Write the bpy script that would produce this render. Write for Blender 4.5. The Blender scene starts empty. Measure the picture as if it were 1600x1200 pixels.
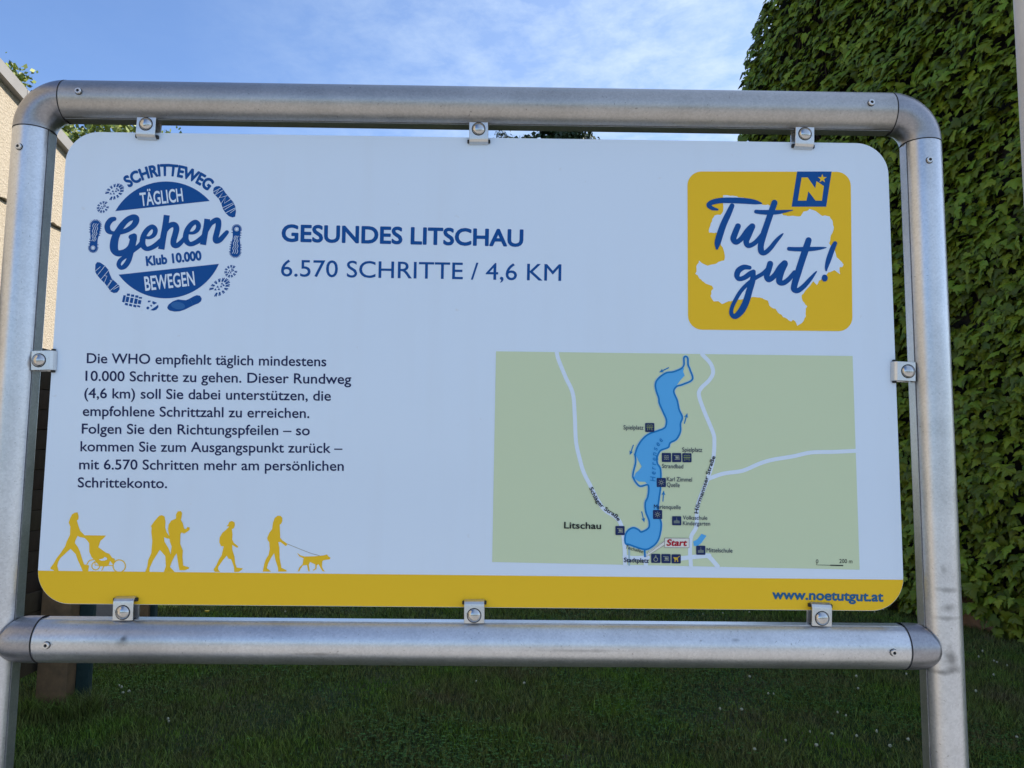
import bpy, bmesh, math, random
import numpy as np
from mathutils import Vector, Matrix, geometry
random.seed(7); rng = np.random.default_rng(7)
S = bpy.context.scene
COL = S.collection
rad = math.radians

# ------------------------------------------------------------------ camera
FPX = 1202.0
CAM = Vector((0.04025, -1.08796, 1.55))
PC = Vector((0, 0, 1.6787))            # centre of the board, its front face lies in Y = 0
def cam_axes(yaw, pitch, roll):
    f = Vector((-math.sin(yaw)*math.cos(pitch), math.cos(yaw)*math.cos(pitch), math.sin(pitch)))
    r = Vector((math.cos(yaw), math.sin(yaw), 0)); u = r.cross(f)
    r2 = r*math.cos(roll)+u*math.sin(roll); u2 = -r*math.sin(roll)+u*math.cos(roll)
    return r2, u2, f
CR, CU, CF = cam_axes(rad(-0.5785), rad(5.4143), rad(0.6015))
cd = bpy.data.cameras.new('camera'); co = bpy.data.objects.new('camera', cd); COL.objects.link(co)
m = Matrix((CR, CU, -CF)).transposed().to_4x4(); m.translation = CAM; co.matrix_world = m
cd.sensor_width = 36; cd.lens = 36*FPX/1600; cd.clip_start = .02; cd.clip_end = 3000
S.camera = co

# ------------------------------------------------------------------ world, sun, exposure
SUN_EL, SUN_AZ = rad(38), rad(20)     # azimuth measured from +X
sun_dir = Vector((math.cos(SUN_EL)*math.cos(SUN_AZ), math.cos(SUN_EL)*math.sin(SUN_AZ), math.sin(SUN_EL)))
W = bpy.data.worlds.new('World'); S.world = W; W.use_nodes = True
nt = W.node_tree; bg = nt.nodes['Background']
sky = nt.nodes.new('ShaderNodeTexSky'); sky.sky_type = 'NISHITA'; sky.sun_disc = False
sky.sun_elevation = SUN_EL; sky.sun_rotation = math.atan2(sun_dir.x, sun_dir.y)
sky.air_density = 1.0; sky.dust_density = .7; sky.ozone_density = 1.6
bg.inputs['Strength'].default_value = .122
def N(t, k, **kw):
    n = t.nodes.new(k)
    for a, b in kw.items(): setattr(n, a, b)
    return n
tc = N(nt, 'ShaderNodeTexCoord'); sep = N(nt, 'ShaderNodeSeparateXYZ'); nt.links.new(tc.outputs['Generated'], sep.inputs[0])
zc = N(nt, 'ShaderNodeMath', operation='MAXIMUM'); nt.links.new(sep.outputs[2], zc.inputs[0]); zc.inputs[1].default_value = .06
dx = N(nt, 'ShaderNodeMath', operation='DIVIDE'); nt.links.new(sep.outputs[0], dx.inputs[0]); nt.links.new(zc.outputs[0], dx.inputs[1])
dy = N(nt, 'ShaderNodeMath', operation='DIVIDE'); nt.links.new(sep.outputs[1], dy.inputs[0]); nt.links.new(zc.outputs[0], dy.inputs[1])
cmb = N(nt, 'ShaderNodeCombineXYZ'); nt.links.new(dx.outputs[0], cmb.inputs[0]); nt.links.new(dy.outputs[0], cmb.inputs[1])
mp = N(nt, 'ShaderNodeMapping'); nt.links.new(cmb.outputs[0], mp.inputs[0]); mp.inputs['Rotation'].default_value = (0, 0, rad(24)); mp.inputs['Scale'].default_value = (2.3, 2.0, 1)
n1 = N(nt, 'ShaderNodeTexNoise'); n1.inputs['Scale'].default_value = 3.1; n1.inputs['Detail'].default_value = 10; n1.inputs['Roughness'].default_value = .66; n1.inputs['Distortion'].default_value = .15
nt.links.new(mp.outputs[0], n1.inputs[0])
n2 = N(nt, 'ShaderNodeTexNoise'); n2.inputs['Scale'].default_value = .35; n2.inputs['Detail'].default_value = 3; nt.links.new(cmb.outputs[0], n2.inputs[0])
cr = N(nt, 'ShaderNodeMapRange'); cr.inputs[1].default_value = .38; cr.inputs[2].default_value = .66; cr.inputs[3].default_value = .34; nt.links.new(n1.outputs[0], cr.inputs[0])
side = N(nt, 'ShaderNodeMapRange'); side.inputs[1].default_value = -.36; side.inputs[2].default_value = .16; side.inputs[3].default_value = .03; side.inputs[4].default_value = 1.0
nt.links.new(sep.outputs[0], side.inputs[0])
mu = N(nt, 'ShaderNodeMath', operation='MULTIPLY'); nt.links.new(cr.outputs[0], mu.inputs[0]); nt.links.new(side.outputs[0], mu.inputs[1])
mu2 = N(nt, 'ShaderNodeMath', operation='MULTIPLY'); nt.links.new(mu.outputs[0], mu2.inputs[0]); mu2.inputs[1].default_value = .85
mx = N(nt, 'ShaderNodeMix', data_type='RGBA'); nt.links.new(mu2.outputs[0], mx.inputs[0])
tint = N(nt, 'ShaderNodeMix', data_type='RGBA', blend_type='MULTIPLY'); tint.inputs[0].default_value = 1
nt.links.new(sky.outputs[0], tint.inputs[6]); tint.inputs[7].default_value = (.93, 1.06, 1.30, 1)
nt.links.new(tint.outputs[2], mx.inputs[6]); mx.inputs[7].default_value = (3.95, 4.85, 6.0, 1)
nt.links.new(mx.outputs[2], bg.inputs['Color'])

sl = bpy.data.lights.new('sun', 'SUN'); so = bpy.data.objects.new('sun', sl); COL.objects.link(so)
sl.energy = 4.2; sl.angle = rad(.55); sl.color = (1, .92, .80)
so.rotation_euler = sun_dir.to_track_quat('Z', 'Y').to_euler(); so.location = (8, -6, 14)
S.view_settings.view_transform = 'Standard'; S.view_settings.look = 'None'; S.view_settings.gamma = 1
S.view_settings.use_curve_mapping = False
S.view_settings.exposure = .60
S.cycles.max_bounces = 8
S.cycles.use_denoising = True

# ------------------------------------------------------------------ helpers
def tag(o, label=None, cat=None, group=None, kind=None):
    if label: o['label'] = label
    if cat: o['category'] = cat
    if group: o['group'] = group
    if kind: o['kind'] = kind
    return o
def empty(name, loc=(0, 0, 0), parent=None):
    o = bpy.data.objects.new(name, None); COL.objects.link(o); o.location = loc
    if parent: o.parent = parent
    return o
def obj(name, mesh, mat=None, parent=None, loc=None):
    """world-space mesh; parents sit unrotated so only their location is subtracted"""
    o = bpy.data.objects.new(name, mesh); COL.objects.link(o)
    if mat and not mesh.materials: mesh.materials.append(mat)
    if loc is not None: o.location = loc
    if parent:
        o.parent = parent
        p = parent; off = Vector((0, 0, 0))
        while p: off += p.location; p = p.parent
        if loc is None: o.location = -off
        else: o.location = Vector(loc)-off
    return o
def mesh_of(vs, fs, name='m', smooth=False):
    me = bpy.data.meshes.new(name); me.from_pydata([tuple(v) for v in vs], [], fs); me.update()
    if smooth: me.polygons.foreach_set('use_smooth', [True]*len(me.polygons))
    return me
def from_bm(bm, smooth=False, angle=None):
    me = bpy.data.meshes.new('m'); bm.to_mesh(me); bm.free()
    if smooth: me.polygons.foreach_set('use_smooth', [True]*len(me.polygons))
    if angle is not None: 
        me.polygons.foreach_set('use_smooth', [True]*len(me.polygons)); me.set_sharp_from_angle(angle=rad(angle))
    return me
def box_bm(bm, c, s, bevel=0, rot=None):
    r = bmesh.ops.create_cube(bm, size=1)
    M = Matrix.Translation(c) @ (rot.to_4x4() if rot else Matrix()) @ Matrix.Diagonal((*s, 1))
    bmesh.ops.transform(bm, matrix=M, verts=r['verts'])
    if bevel:
        es = list({e for v in r['verts'] for e in v.link_edges})
        bmesh.ops.bevel(bm, geom=es, offset=bevel, segments=2, affect='EDGES', profile=.6)
def box(c, s, bevel=0, rot=None):
    bm = bmesh.new(); box_bm(bm, Vector(c), s, bevel, rot); return from_bm(bm, angle=35 if bevel else None)

def mat(name, col, rough=.6, metal=0, spec=.5, noise=None, bump=None, coat=0, rand=0, stain=None):
    """noise=(scale, amount, detail[, second colour]); bump=(scale, strength)"""
    m = bpy.data.materials.new(name); m.use_nodes = True; t = m.node_tree; b = t.nodes['Principled BSDF']
    b.inputs['Base Color'].default_value = (*col, 1); b.inputs['Roughness'].default_value = rough
    b.inputs['Metallic'].default_value = metal; b.inputs['Specular IOR Level'].default_value = spec
    b.inputs['Coat Weight'].default_value = coat; b.inputs['Coat Roughness'].default_value = .12
    tcn = N(t, 'ShaderNodeTexCoord'); out = None
    if noise:
        sc, am, det = noise[:3]; c2 = noise[3] if len(noise) > 3 else tuple(c*.45 for c in col)
        n = N(t, 'ShaderNodeTexNoise'); n.inputs['Scale'].default_value = sc; n.inputs['Detail'].default_value = det; n.inputs['Roughness'].default_value = .65
        t.links.new(tcn.outputs['Object'], n.inputs[0])
        r = N(t, 'ShaderNodeMapRange'); r.inputs[1].default_value = .35; r.inputs[2].default_value = .68; r.inputs[4].default_value = am
        t.links.new(n.outputs[0], r.inputs[0])
        x = N(t, 'ShaderNodeMix', data_type='RGBA'); t.links.new(r.outputs[0], x.inputs[0]); x.inputs[6].default_value = (*col, 1); x.inputs[7].default_value = (*c2, 1)
        out = x.outputs[2]; t.links.new(out, b.inputs['Base Color'])
    if rand:
        g = N(t, 'ShaderNodeNewGeometry'); oi = N(t, 'ShaderNodeObjectInfo')
        a = N(t, 'ShaderNodeMath', operation='ADD'); t.links.new(g.outputs['Random Per Island'], a.inputs[0]); t.links.new(oi.outputs['Random'], a.inputs[1])
        f = N(t, 'ShaderNodeMath', operation='FRACT'); t.links.new(a.outputs[0], f.inputs[0])
        r = N(t, 'ShaderNodeMapRange'); r.inputs[3].default_value = 1-rand; r.inputs[4].default_value = 1+rand; t.links.new(f.outputs[0], r.inputs[0])
        h = N(t, 'ShaderNodeHueSaturation'); t.links.new(r.outputs[0], h.inputs['Value'])
        if out: t.links.new(out, h.inputs['Color'])
        else: h.inputs['Color'].default_value = (*col, 1)
        f2 = N(t, 'ShaderNodeMath', operation='MULTIPLY'); t.links.new(f.outputs[0], f2.inputs[0]); f2.inputs[1].default_value = 7.3
        f3 = N(t, 'ShaderNodeMath', operation='FRACT'); t.links.new(f2.outputs[0], f3.inputs[0])
        r2 = N(t, 'ShaderNodeMapRange'); r2.inputs[3].default_value = .478; r2.inputs[4].default_value = .514; t.links.new(f3.outputs[0], r2.inputs[0])
        t.links.new(r2.outputs[0], h.inputs['Hue']); out = h.outputs[0]; t.links.new(out, b.inputs['Base Color'])
    if bump:
        n = N(t, 'ShaderNodeTexNoise'); n.inputs['Scale'].default_value = bump[0]; n.inputs['Detail'].default_value = 6
        t.links.new(tcn.outputs['Object'], n.inputs[0])
        bp = N(t, 'ShaderNodeBump'); bp.inputs['Strength'].default_value = bump[1]; bp.inputs['Distance'].default_value = bump[2] if len(bump) > 2 else .01
        t.links.new(n.outputs[0], bp.inputs['Height']); t.links.new(bp.outputs[0], b.inputs['Normal'])
    return m

def galv(name, c1, c2, r0, r1, speck=.55, stains=()):
    m = bpy.data.materials.new(name); m.use_nodes = True; t = m.node_tree; b = t.nodes['Principled BSDF']
    b.inputs['Metallic'].default_value = .88
    tcn = N(t, 'ShaderNodeTexCoord')
    v = N(t, 'ShaderNodeTexVoronoi'); v.inputs['Scale'].default_value = 420; t.links.new(tcn.outputs['Object'], v.inputs[0])
    sp = N(t, 'ShaderNodeSeparateColor'); t.links.new(v.outputs['Color'], sp.inputs[0])
    n = N(t, 'ShaderNodeTexNoise'); n.inputs['Scale'].default_value = 14; n.inputs['Detail'].default_value = 8; n.inputs['Roughness'].default_value = .7; t.links.new(tcn.outputs['Object'], n.inputs[0])
    a = N(t, 'ShaderNodeMix', data_type='FLOAT'); a.inputs[0].default_value = .80; t.links.new(sp.outputs[0], a.inputs[2]); t.links.new(n.outputs[0], a.inputs[3])
    x = N(t, 'ShaderNodeMix', data_type='RGBA'); t.links.new(a.outputs[0], x.inputs[0]); x.inputs[6].default_value = (*c1, 1); x.inputs[7].default_value = (*c2, 1)
    # small dark pits
    n3 = N(t, 'ShaderNodeTexNoise'); n3.inputs['Scale'].default_value = 260; n3.inputs['Detail'].default_value = 2; t.links.new(tcn.outputs['Object'], n3.inputs[0])
    r3 = N(t, 'ShaderNodeMapRange'); r3.inputs[1].default_value = .69; r3.inputs[2].default_value = .76; r3.inputs[4].default_value = speck; t.links.new(n3.outputs[0], r3.inputs[0])
    n4 = N(t, 'ShaderNodeTexNoise'); n4.inputs['Scale'].default_value = 3.2; n4.inputs['Detail'].default_value = 5; t.links.new(tcn.outputs['Object'], n4.inputs[0])
    r4 = N(t, 'ShaderNodeMapRange'); r4.inputs[1].default_value = .52; r4.inputs[2].default_value = .8; r4.inputs[4].default_value = .5; t.links.new(n4.outputs[0], r4.inputs[0])
    mxx = N(t, 'ShaderNodeMath', operation='MAXIMUM'); t.links.new(r3.outputs[0], mxx.inputs[0]); t.links.new(r4.outputs[0], mxx.inputs[1])
    y = N(t, 'ShaderNodeMix', data_type='RGBA'); t.links.new(mxx.outputs[0], y.inputs[0]); t.links.new(x.outputs[2], y.inputs[6]); y.inputs[7].default_value = (.2, .19, .18, 1)
    last = y.outputs[2]
    for sc_, sr_, sa_ in stains:          # scuffs and grime where they sit on the metal
        mpn = N(t, 'ShaderNodeMapping'); mpn.vector_type = 'POINT'; t.links.new(tcn.outputs['Object'], mpn.inputs[0])
        mpn.inputs['Location'].default_value = [-a_/b_ for a_, b_ in zip(sc_, sr_)]; mpn.inputs['Scale'].default_value = [1/b_ for b_ in sr_]
        ln_ = N(t, 'ShaderNodeVectorMath', operation='LENGTH'); t.links.new(mpn.outputs[0], ln_.inputs[0])
        nn_ = N(t, 'ShaderNodeTexNoise'); nn_.inputs['Scale'].default_value = 70; nn_.inputs['Detail'].default_value = 5; t.links.new(tcn.outputs['Object'], nn_.inputs[0])
        ad = N(t, 'ShaderNodeMath', operation='MULTIPLY_ADD'); t.links.new(nn_.outputs[0], ad.inputs[0]); ad.inputs[1].default_value = 1.5; t.links.new(ln_.outputs['Value'], ad.inputs[2])
        rr_ = N(t, 'ShaderNodeMapRange'); rr_.inputs[1].default_value = .9; rr_.inputs[2].default_value = 1.7; rr_.inputs[3].default_value = sa_; rr_.inputs[4].default_value = 0; t.links.new(ad.outputs[0], rr_.inputs[0])
        sm = N(t, 'ShaderNodeMix', data_type='RGBA'); t.links.new(rr_.outputs[0], sm.inputs[0]); t.links.new(last, sm.inputs[6]); sm.inputs[7].default_value = (.16, .16, .16, 1); last = sm.outputs[2]
    t.links.new(last, b.inputs['Base Color'])
    r = N(t, 'ShaderNodeMapRange'); r.inputs[3].default_value = r0; r.inputs[4].default_value = r1; t.links.new(a.outputs[0], r.inputs[0]); t.links.new(r.outputs[0], b.inputs['Roughness'])
    bp = N(t, 'ShaderNodeBump'); bp.inputs['Strength'].default_value = .12; bp.inputs['Distance'].default_value = .001
    t.links.new(n3.outputs[0], bp.inputs['Height']); t.links.new(bp.outputs[0], b.inputs['Normal'])
    return m

M_GALV = galv('galvanised steel', (.40, .41, .43), (.84, .85, .87), .25, .42)
M_GALV_OLD = galv('weathered galvanised steel', (.27, .26, .25), (.60, .58, .56), .28, .46, .85)
M_CAST = galv('cast fitting', (.19, .19, .21), (.48, .48, .51), .26, .42, .6)
M_CLIP = galv('zinc plated clip', (.55, .55, .54), (.74, .74, .73), .26, .38, .5)
M_BOLT = mat('stainless bolt', (.62, .62, .62), .16, 1, noise=(40, .5, 4))
M_GAP = mat('dark joint', (.02, .02, .022), .8)
M_RUB = mat('black rubber', (.01, .01, .011), .6)
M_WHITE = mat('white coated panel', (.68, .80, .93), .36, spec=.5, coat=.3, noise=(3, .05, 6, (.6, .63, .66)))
def panel_grime(m):
    t = m.node_tree; b = t.nodes['Principled BSDF']; src = b.inputs['Base Color'].links[0].from_socket
    tcn = N(t, 'ShaderNodeTexCoord'); mpn = N(t, 'ShaderNodeMapping'); mpn.inputs['Scale'].default_value = (26, 1, 2.2); t.links.new(tcn.outputs['Object'], mpn.inputs[0])
    n = N(t, 'ShaderNodeTexNoise'); n.inputs['Scale'].default_value = 1; n.inputs['Detail'].default_value = 7; t.links.new(mpn.outputs[0], n.inputs[0])
    n2_ = N(t, 'ShaderNodeTexNoise'); n2_.inputs['Scale'].default_value = 55; n2_.inputs['Detail'].default_value = 3; t.links.new(tcn.outputs['Object'], n2_.inputs[0])
    r1 = N(t, 'ShaderNodeMapRange'); r1.inputs[1].default_value = .5; r1.inputs[2].default_value = .75; r1.inputs[4].default_value = .06; t.links.new(n.outputs[0], r1.inputs[0])
    r2 = N(t, 'ShaderNodeMapRange'); r2.inputs[1].default_value = .70; r2.inputs[2].default_value = .78; r2.inputs[4].default_value = .35; t.links.new(n2_.outputs[0], r2.inputs[0])
    a = N(t, 'ShaderNodeMath', operation='MAXIMUM'); t.links.new(r1.outputs[0], a.inputs[0]); t.links.new(r2.outputs[0], a.inputs[1])
    x = N(t, 'ShaderNodeMix', data_type='RGBA'); t.links.new(a.outputs[0], x.inputs[0]); t.links.new(src, x.inputs[6]); x.inputs[7].default_value = (.50, .50, .48, 1)
    t.links.new(x.outputs[2], b.inputs['Base Color'])
    r3 = N(t, 'ShaderNodeMapRange'); r3.inputs[3].default_value = .30; r3.inputs[4].default_value = .5; t.links.new(n.outputs[0], r3.inputs[0]); t.links.new(r3.outputs[0], b.inputs['Roughness'])
panel_grime(M_WHITE)
def ink(n, c): return mat(n, c, .5, spec=.16)
I_YEL = ink('yellow print', (.85, .54, .024)); I_BLUE = ink('blue print', (.004, .078, .30)); I_NAVY = ink('navy print', (.012, .02, .085))
I_WHT = mat('white print', (.68, .80, .93), .4); I_GRN = ink('green print', (.60, .70, .47)); I_LAKE = ink('lake blue print', (.10, .42, .80))
I_ROUTE = ink('route blue print', (.008, .20, .52)); I_RED = ink('red print', (.42, .012, .03)); I_BLK = ink('black print', (.012, .014, .018))
I_GREY = ink('grey print', (.25, .2, .2)); I_PALE = ink('pale print', (.62, .68, .52)); I_TOE = ink('mid blue print', (.03, .14, .38)); I_HALO = ink('light halo print', (.50, .66, .66)); I_ICON = ink('icon navy print', (.015, .03, .11))

# ------------------------------------------------------------------ ground, path
def grass_ground_mat():
    m = bpy.data.materials.new('lawn soil and turf'); m.use_nodes = True; t = m.node_tree; b = t.nodes['Principled BSDF']
    b.inputs['Roughness'].default_value = .9; b.inputs['Specular IOR Level'].default_value = .1
    tcn = N(t, 'ShaderNodeTexCoord')
    n = N(t, 'ShaderNodeTexNoise'); n.inputs['Scale'].default_value = .9; n.inputs['Detail'].default_value = 8; t.links.new(tcn.outputs['Object'], n.inputs[0])
    n2_ = N(t, 'ShaderNodeTexNoise'); n2_.inputs['Scale'].default_value = 30; n2_.inputs['Detail'].default_value = 6; t.links.new(tcn.outputs['Object'], n2_.inputs[0])
    a = N(t, 'ShaderNodeMix', data_type='FLOAT'); a.inputs[0].default_value = .4; t.links.new(n.outputs[0], a.inputs[2]); t.links.new(n2_.outputs[0], a.inputs[3])
    c = N(t, 'ShaderNodeValToRGB'); t.links.new(a.outputs[0], c.inputs[0]); e = c.color_ramp.elements
    e[0].position = .36; e[0].color = (.012, .026, .008, 1); e[1].position = .66; e[1].color = (.10, .078, .048, 1)
    k = e.new(.52); k.color = (.028, .05, .014, 1)
    t.links.new(c.outputs[0], b.inputs['Base Color'])
    bp = N(t, 'ShaderNodeBump'); bp.inputs['Strength'].default_value = .6; bp.inputs['Distance'].default_value = .02; t.links.new(n2_.outputs[0], bp.inputs['Height']); t.links.new(bp.outputs[0], b.inputs['Normal'])
    return m
M_GROUND = grass_ground_mat()
g = obj('ground', mesh_of([(-400, -400, 0), (400, -400, 0), (400, 700, 0), (-400, 700, 0)], [(0, 1, 2, 3)]), M_GROUND); tag(g, kind='structure')
M_PATH = mat('grey path', (.24, .225, .21), .9, noise=(6, .5, 8, (.16, .15, .14)), bump=(90, .4, .004))
p = obj('path', mesh_of([(-4.26, -.6, .004), (-3.52, -.6, .004), (-3.60, 8.4, .004), (-4.26, 8.4, .004)], [(0, 1, 2, 3)]), M_PATH); tag(p, kind='structure')

M_PAVE = mat('pale bounce paving', (.42, .405, .38), .9, noise=(5, .5, 8, (.30, .285, .265)), bump=(70, .3, .004))
p = obj('bounce_pavement', mesh_of([(-30, -16, .008), (30, -16, .008), (30, -.6, .008), (-30, -.6, .008)], [(0, 1, 2, 3)]), M_PAVE); tag(p, kind='structure')  # unseen paving, added pale and close to bounce sunlight onto the panel

# ------------------------------------------------------------------ stucco building on the left
M_STUC = mat('beige roughcast render', (.54, .47, .37), .92, noise=(38, .5, 8, (.37, .30, .21)), bump=(62, .85, .02))
M_TRIM = mat('grey sheet metal verge', (.30, .29, .28), .55, noise=(5, .5, 6, (.22, .21, .20)))
bld = empty('rendered_building', (-4.3, 7, 0))
tag(bld, 'beige roughcast building with a grey verge strip, at the left edge behind the board', 'building')
def verge(y): return 4.79-(y-5.41)*.235
YA, YB = -5.0, 7.6
def prism_x(prof, x0, x1):
    n = len(prof); vs = [(x0, y, z) for y, z in prof]+[(x1, y, z) for y, z in prof]
    fs = [tuple(range(n))[::-1], tuple(range(n, 2*n))]+[(i, (i+1) % n, n+(i+1) % n, n+i) for i in range(n)]
    me = mesh_of(vs, fs); bm = bmesh.new(); bm.from_mesh(me); bmesh.ops.recalc_face_normals(bm, faces=bm.faces); bm.to_mesh(me); bm.free(); return me
LZ = 3.72
obj('lower_wall', prism_x([(YA, 0), (YB, 0), (YB, LZ), (YA, LZ)], -9.5, -4.335), M_STUC, bld)
# upper wall overhangs; its lower edge is rough and uneven
pr = [(YA, LZ)]; y = YA
while y < YB-.1:
    y += random.uniform(.05, .13); pr.append((min(y, YB), LZ+.012+random.uniform(-.018, .02)))
pr += [(YB, LZ), (YB, verge(YB)-.05), (YA, verge(YA)-.05)]
obj('upper_wall', prism_x(pr, -9.5, -4.295), M_STUC, bld)
vs = []
obj('roof_verge', prism_x([(YA-.1, verge(YA-.1)-.115), (YB+.1, verge(YB+.1)-.115), (YB+.1, verge(YB+.1)), (YA-.1, verge(YA-.1))], -9.6, -4.235), M_TRIM, bld)

for k in range(9):                    # standing joints of the verge strip
    y = YA+.4+k*1.45
    if y < YB: obj('verge_joint', box((-4.2345, y, verge(y)-.0575), (.006, .035, .118), .001), M_TRIM, bld)

# ------------------------------------------------------------------ ivy building on the right
def wx(y): return 6.43-.315*y      # plane of the ivy wall: x as a function of y
M_PLAST = mat('plaster with leaf gap shade', (.028, .022, .016), .95, noise=(9, .5, 8, (.015, .012, .009)), bump=(60, .4, .006))  # near-black tone stands in for the shade between the ivy leaves
iv_b = empty('plastered_building', (wx(7), 7, 0))
tag(iv_b, 'tall plastered building, darkened for the shade between the leaves, with a brown foot almost hidden under ivy, on the right', 'building')
YF = 9.22
def wall_top(y):                      # gable-ended: rises from the far corner towards the viewer, then runs level
    return min(7.10+(YF-y)*1.0, 10.2)
prof = [(1.72, 0), (YF, 0), (YF, 7.10), (YF-3.1, 10.2), (1.72, 10.2)]
n = len(prof)
vs = [(wx(y), y, z) for y, z in prof]+[(wx(y)+9, y+2.8, z) for y, z in prof]
me = mesh_of(vs, [tuple(range(n)), tuple(range(n, 2*n))]+[(i, (i+1) % n, n+(i+1) % n, n+i) for i in range(n)])
bm = bmesh.new(); bm.from_mesh(me); bmesh.ops.recalc_face_normals(bm, faces=bm.faces); bm.to_mesh(me); bm.free()
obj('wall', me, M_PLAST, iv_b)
bm = bmesh.new(); box_bm(bm, Vector((0, 0, .21)), (.05, 7.4, .42), .008)
pl = from_bm(bm, angle=30); o = obj('plinth', pl, mat('plinth render', (.33, .20, .12), .9, noise=(12, .6, 8, (.17, .12, .08)), bump=(70, .4, .006)), iv_b, loc=(wx(5.47)-.02, 5.47, 0)); o.rotation_euler = (0, 0, math.atan(.315))

# ------------------------------------------------------------------ ivy
def leaf_mesh(seed=0, seg=1):
    r = random.Random(seed)
    # half outline of a three-pointed Boston ivy leaf, stalk at the origin, tip towards -Z, normal towards -Y
    half = [(.0, .02), (.20, .12), (.40, .02), (.58, -.22), (.36, -.30), (.40, -.50), (.24, -.50), (.17, -.72), (0, -1.0)]
    half = [(a*(1+r.uniform(-.08, .08)), b+r.uniform(-.03, .03)) for a, b in half]; half[0] = (0, .02); half[-1] = (0, -1.0)
    vs = [(0, -.10, -.38)]          # middle of the leaf, raised
    def dep(a, b): return .10*abs(a)*1.2+.22*(b*b)*.6+.0
    ring = [(a, b) for a, b in half]+[(-a, b) for a, b in half[-2:0:-1]]
    for a, b in ring: vs.append((a, dep(a, b)+r.uniform(-.03, .03), b))
    fs = [(0, 1+(i+1) % len(ring), 1+i) for i in range(len(ring))]
    return vs, fs
M_LEAF = mat('ivy leaf', (.120, .180, .011), .52, spec=.24, rand=.55, noise=(25, .4, 2, (.18, .18, .014)))
ivy = empty('ivy', (wx(8)-.1, 8, 0))
tag(ivy, 'dense green ivy of pointed lobed leaves covering the tall wall on the right', 'ivy')
variants = [leaf_mesh(s) for s in range(5)]
vmeshes = []
for v, f in variants:
    me = mesh_of(v, f, 'leaf'); me.materials.append(M_LEAF); vmeshes.append(me)
wdir = Vector((-.315, 1, 0)).normalized(); wn = Vector((-1, -.315, 0)).normalized()   # along the wall / out of the wall
def undul(y, z): return .05*math.sin(y*2.1+z*1.3)+.045*math.sin(y*6.3-z*3.1+1)+.04*math.sin(z*9.1+y*4.7)+.035*math.sin(z*15.1-y*11.7)
recs = []
def add_leaf(y, z, size, out=None, yaw=None):
    base = Vector((wx(y), y, z))+wn*((.09+undul(y, z)+random.uniform(0, .13)) if out is None else out)
    a = math.atan2(wn.y, wn.x)+math.pi/2          # rotate so -Y maps to wn
    R = Matrix.Rotation(a+(random.gauss(0, .38) if yaw is None else yaw), 3, 'Z') @ Matrix.Rotation(random.gauss(-.50, .34), 3, 'X') @ Matrix.Rotation(random.gauss(.0, .5), 3, 'Y')
    recs.append((base, R, size, random.randrange(5)))
# visible part of the wall, denser towards the viewer's picture; sparser where only the shadow matters
def fill(y0, y1, z0, z1f, dens, sz):
    z1m = 10.3; nn = int((y1-y0)*(z1m-z0)*dens*1.05)
    for _ in range(nn):
        y = random.uniform(y0, y1); z = random.uniform(z0, z1m)
        if z > z1f(y)+.12: continue
        low = .13+.27*math.exp(-((y-6.2)/.17)**2)+.08*math.sin(y*3.3)+.07*math.sin(y*8.1)+random.uniform(-.05, .12)
        if z < low: continue
        if random.random() > 1.02+.22*math.sin(y*7.3+z*2.9)*math.sin(z*5.9-y*3.1): continue
        add_leaf(y, z, random.uniform(*sz))
fill(4.3, YF+.03, .15, wall_top, 560, (.045, .135))
fill(3.0, 4.3, .15, wall_top, 240, (.08, .15))
fill(1.77, 3.0, .3, wall_top, 28, (.16, .26))
for _ in range(1700):               # fringe hanging round the far corner, and over the verge
    z = random.uniform(.3, 7.2); y = YF+random.uniform(-.02, .10)*(1+.5*math.sin(z*2.1)+.3*math.sin(z*5.7)); add_leaf(y, z, random.uniform(.06, .11), out=random.uniform(-.25, .12), yaw=random.uniform(.0, 1.5))
for _ in range(1500):
    y = random.uniform(5.5, YF+.05); add_leaf(y, wall_top(y)+random.uniform(-.1, .16), random.uniform(.06, .11), out=random.uniform(-.2, .12))
for _ in range(900):                # shoots trailing at the foot
    y = random.uniform(4.4, YF); add_leaf(y, random.uniform(.10, .45)+.26*math.exp(-((y-6.2)/.2)**2), random.uniform(.07, .14), out=random.uniform(.1, .34))
def in_view(P):
    d = P-CAM; w = d.dot(CF)
    if w <= 0: return None
    px, py = 800+FPX*d.dot(CR)/w, 600-FPX*d.dot(CU)/w
    return (px, py, w) if (-5 < px < 1595 and -10 < py < 1210) else None
def hidden(px, py): return 60 < px < 1395 and 215 < py < 950 or (1405 < px < 1500 and py > 200) or (py > 130 and py < 205 and px < 1460)
best = []
for i, (b, R, s, v) in enumerate(recs):
    q = in_view(b)
    if q and not hidden(q[0], q[1]) and (b-Vector((wx(b.y), b.y, b.z))).dot(wn) > .16: best.append((-s/q[2], i))
best.sort(); chosen = {i for _, i in best[:290]}
sv, sf = [], []
V = [np.array(v[0]) for v in variants]; Fq = [np.array(v[1]) for v in variants]; base_i = 0
for i, (b, R, s, v) in enumerate(recs):
    if i in chosen:
        o = bpy.data.objects.new('leaf', vmeshes[v]); COL.objects.link(o); o.parent = ivy
        o.matrix_basis = Matrix.Translation(b-ivy.location) @ R.to_4x4() @ Matrix.Diagonal((s, s, s, 1))
    else:
        sv.append(V[v]*s @ np.array(R).T+np.array(b)); sf.append(Fq[v]+base_i); base_i += len(V[v])
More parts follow.
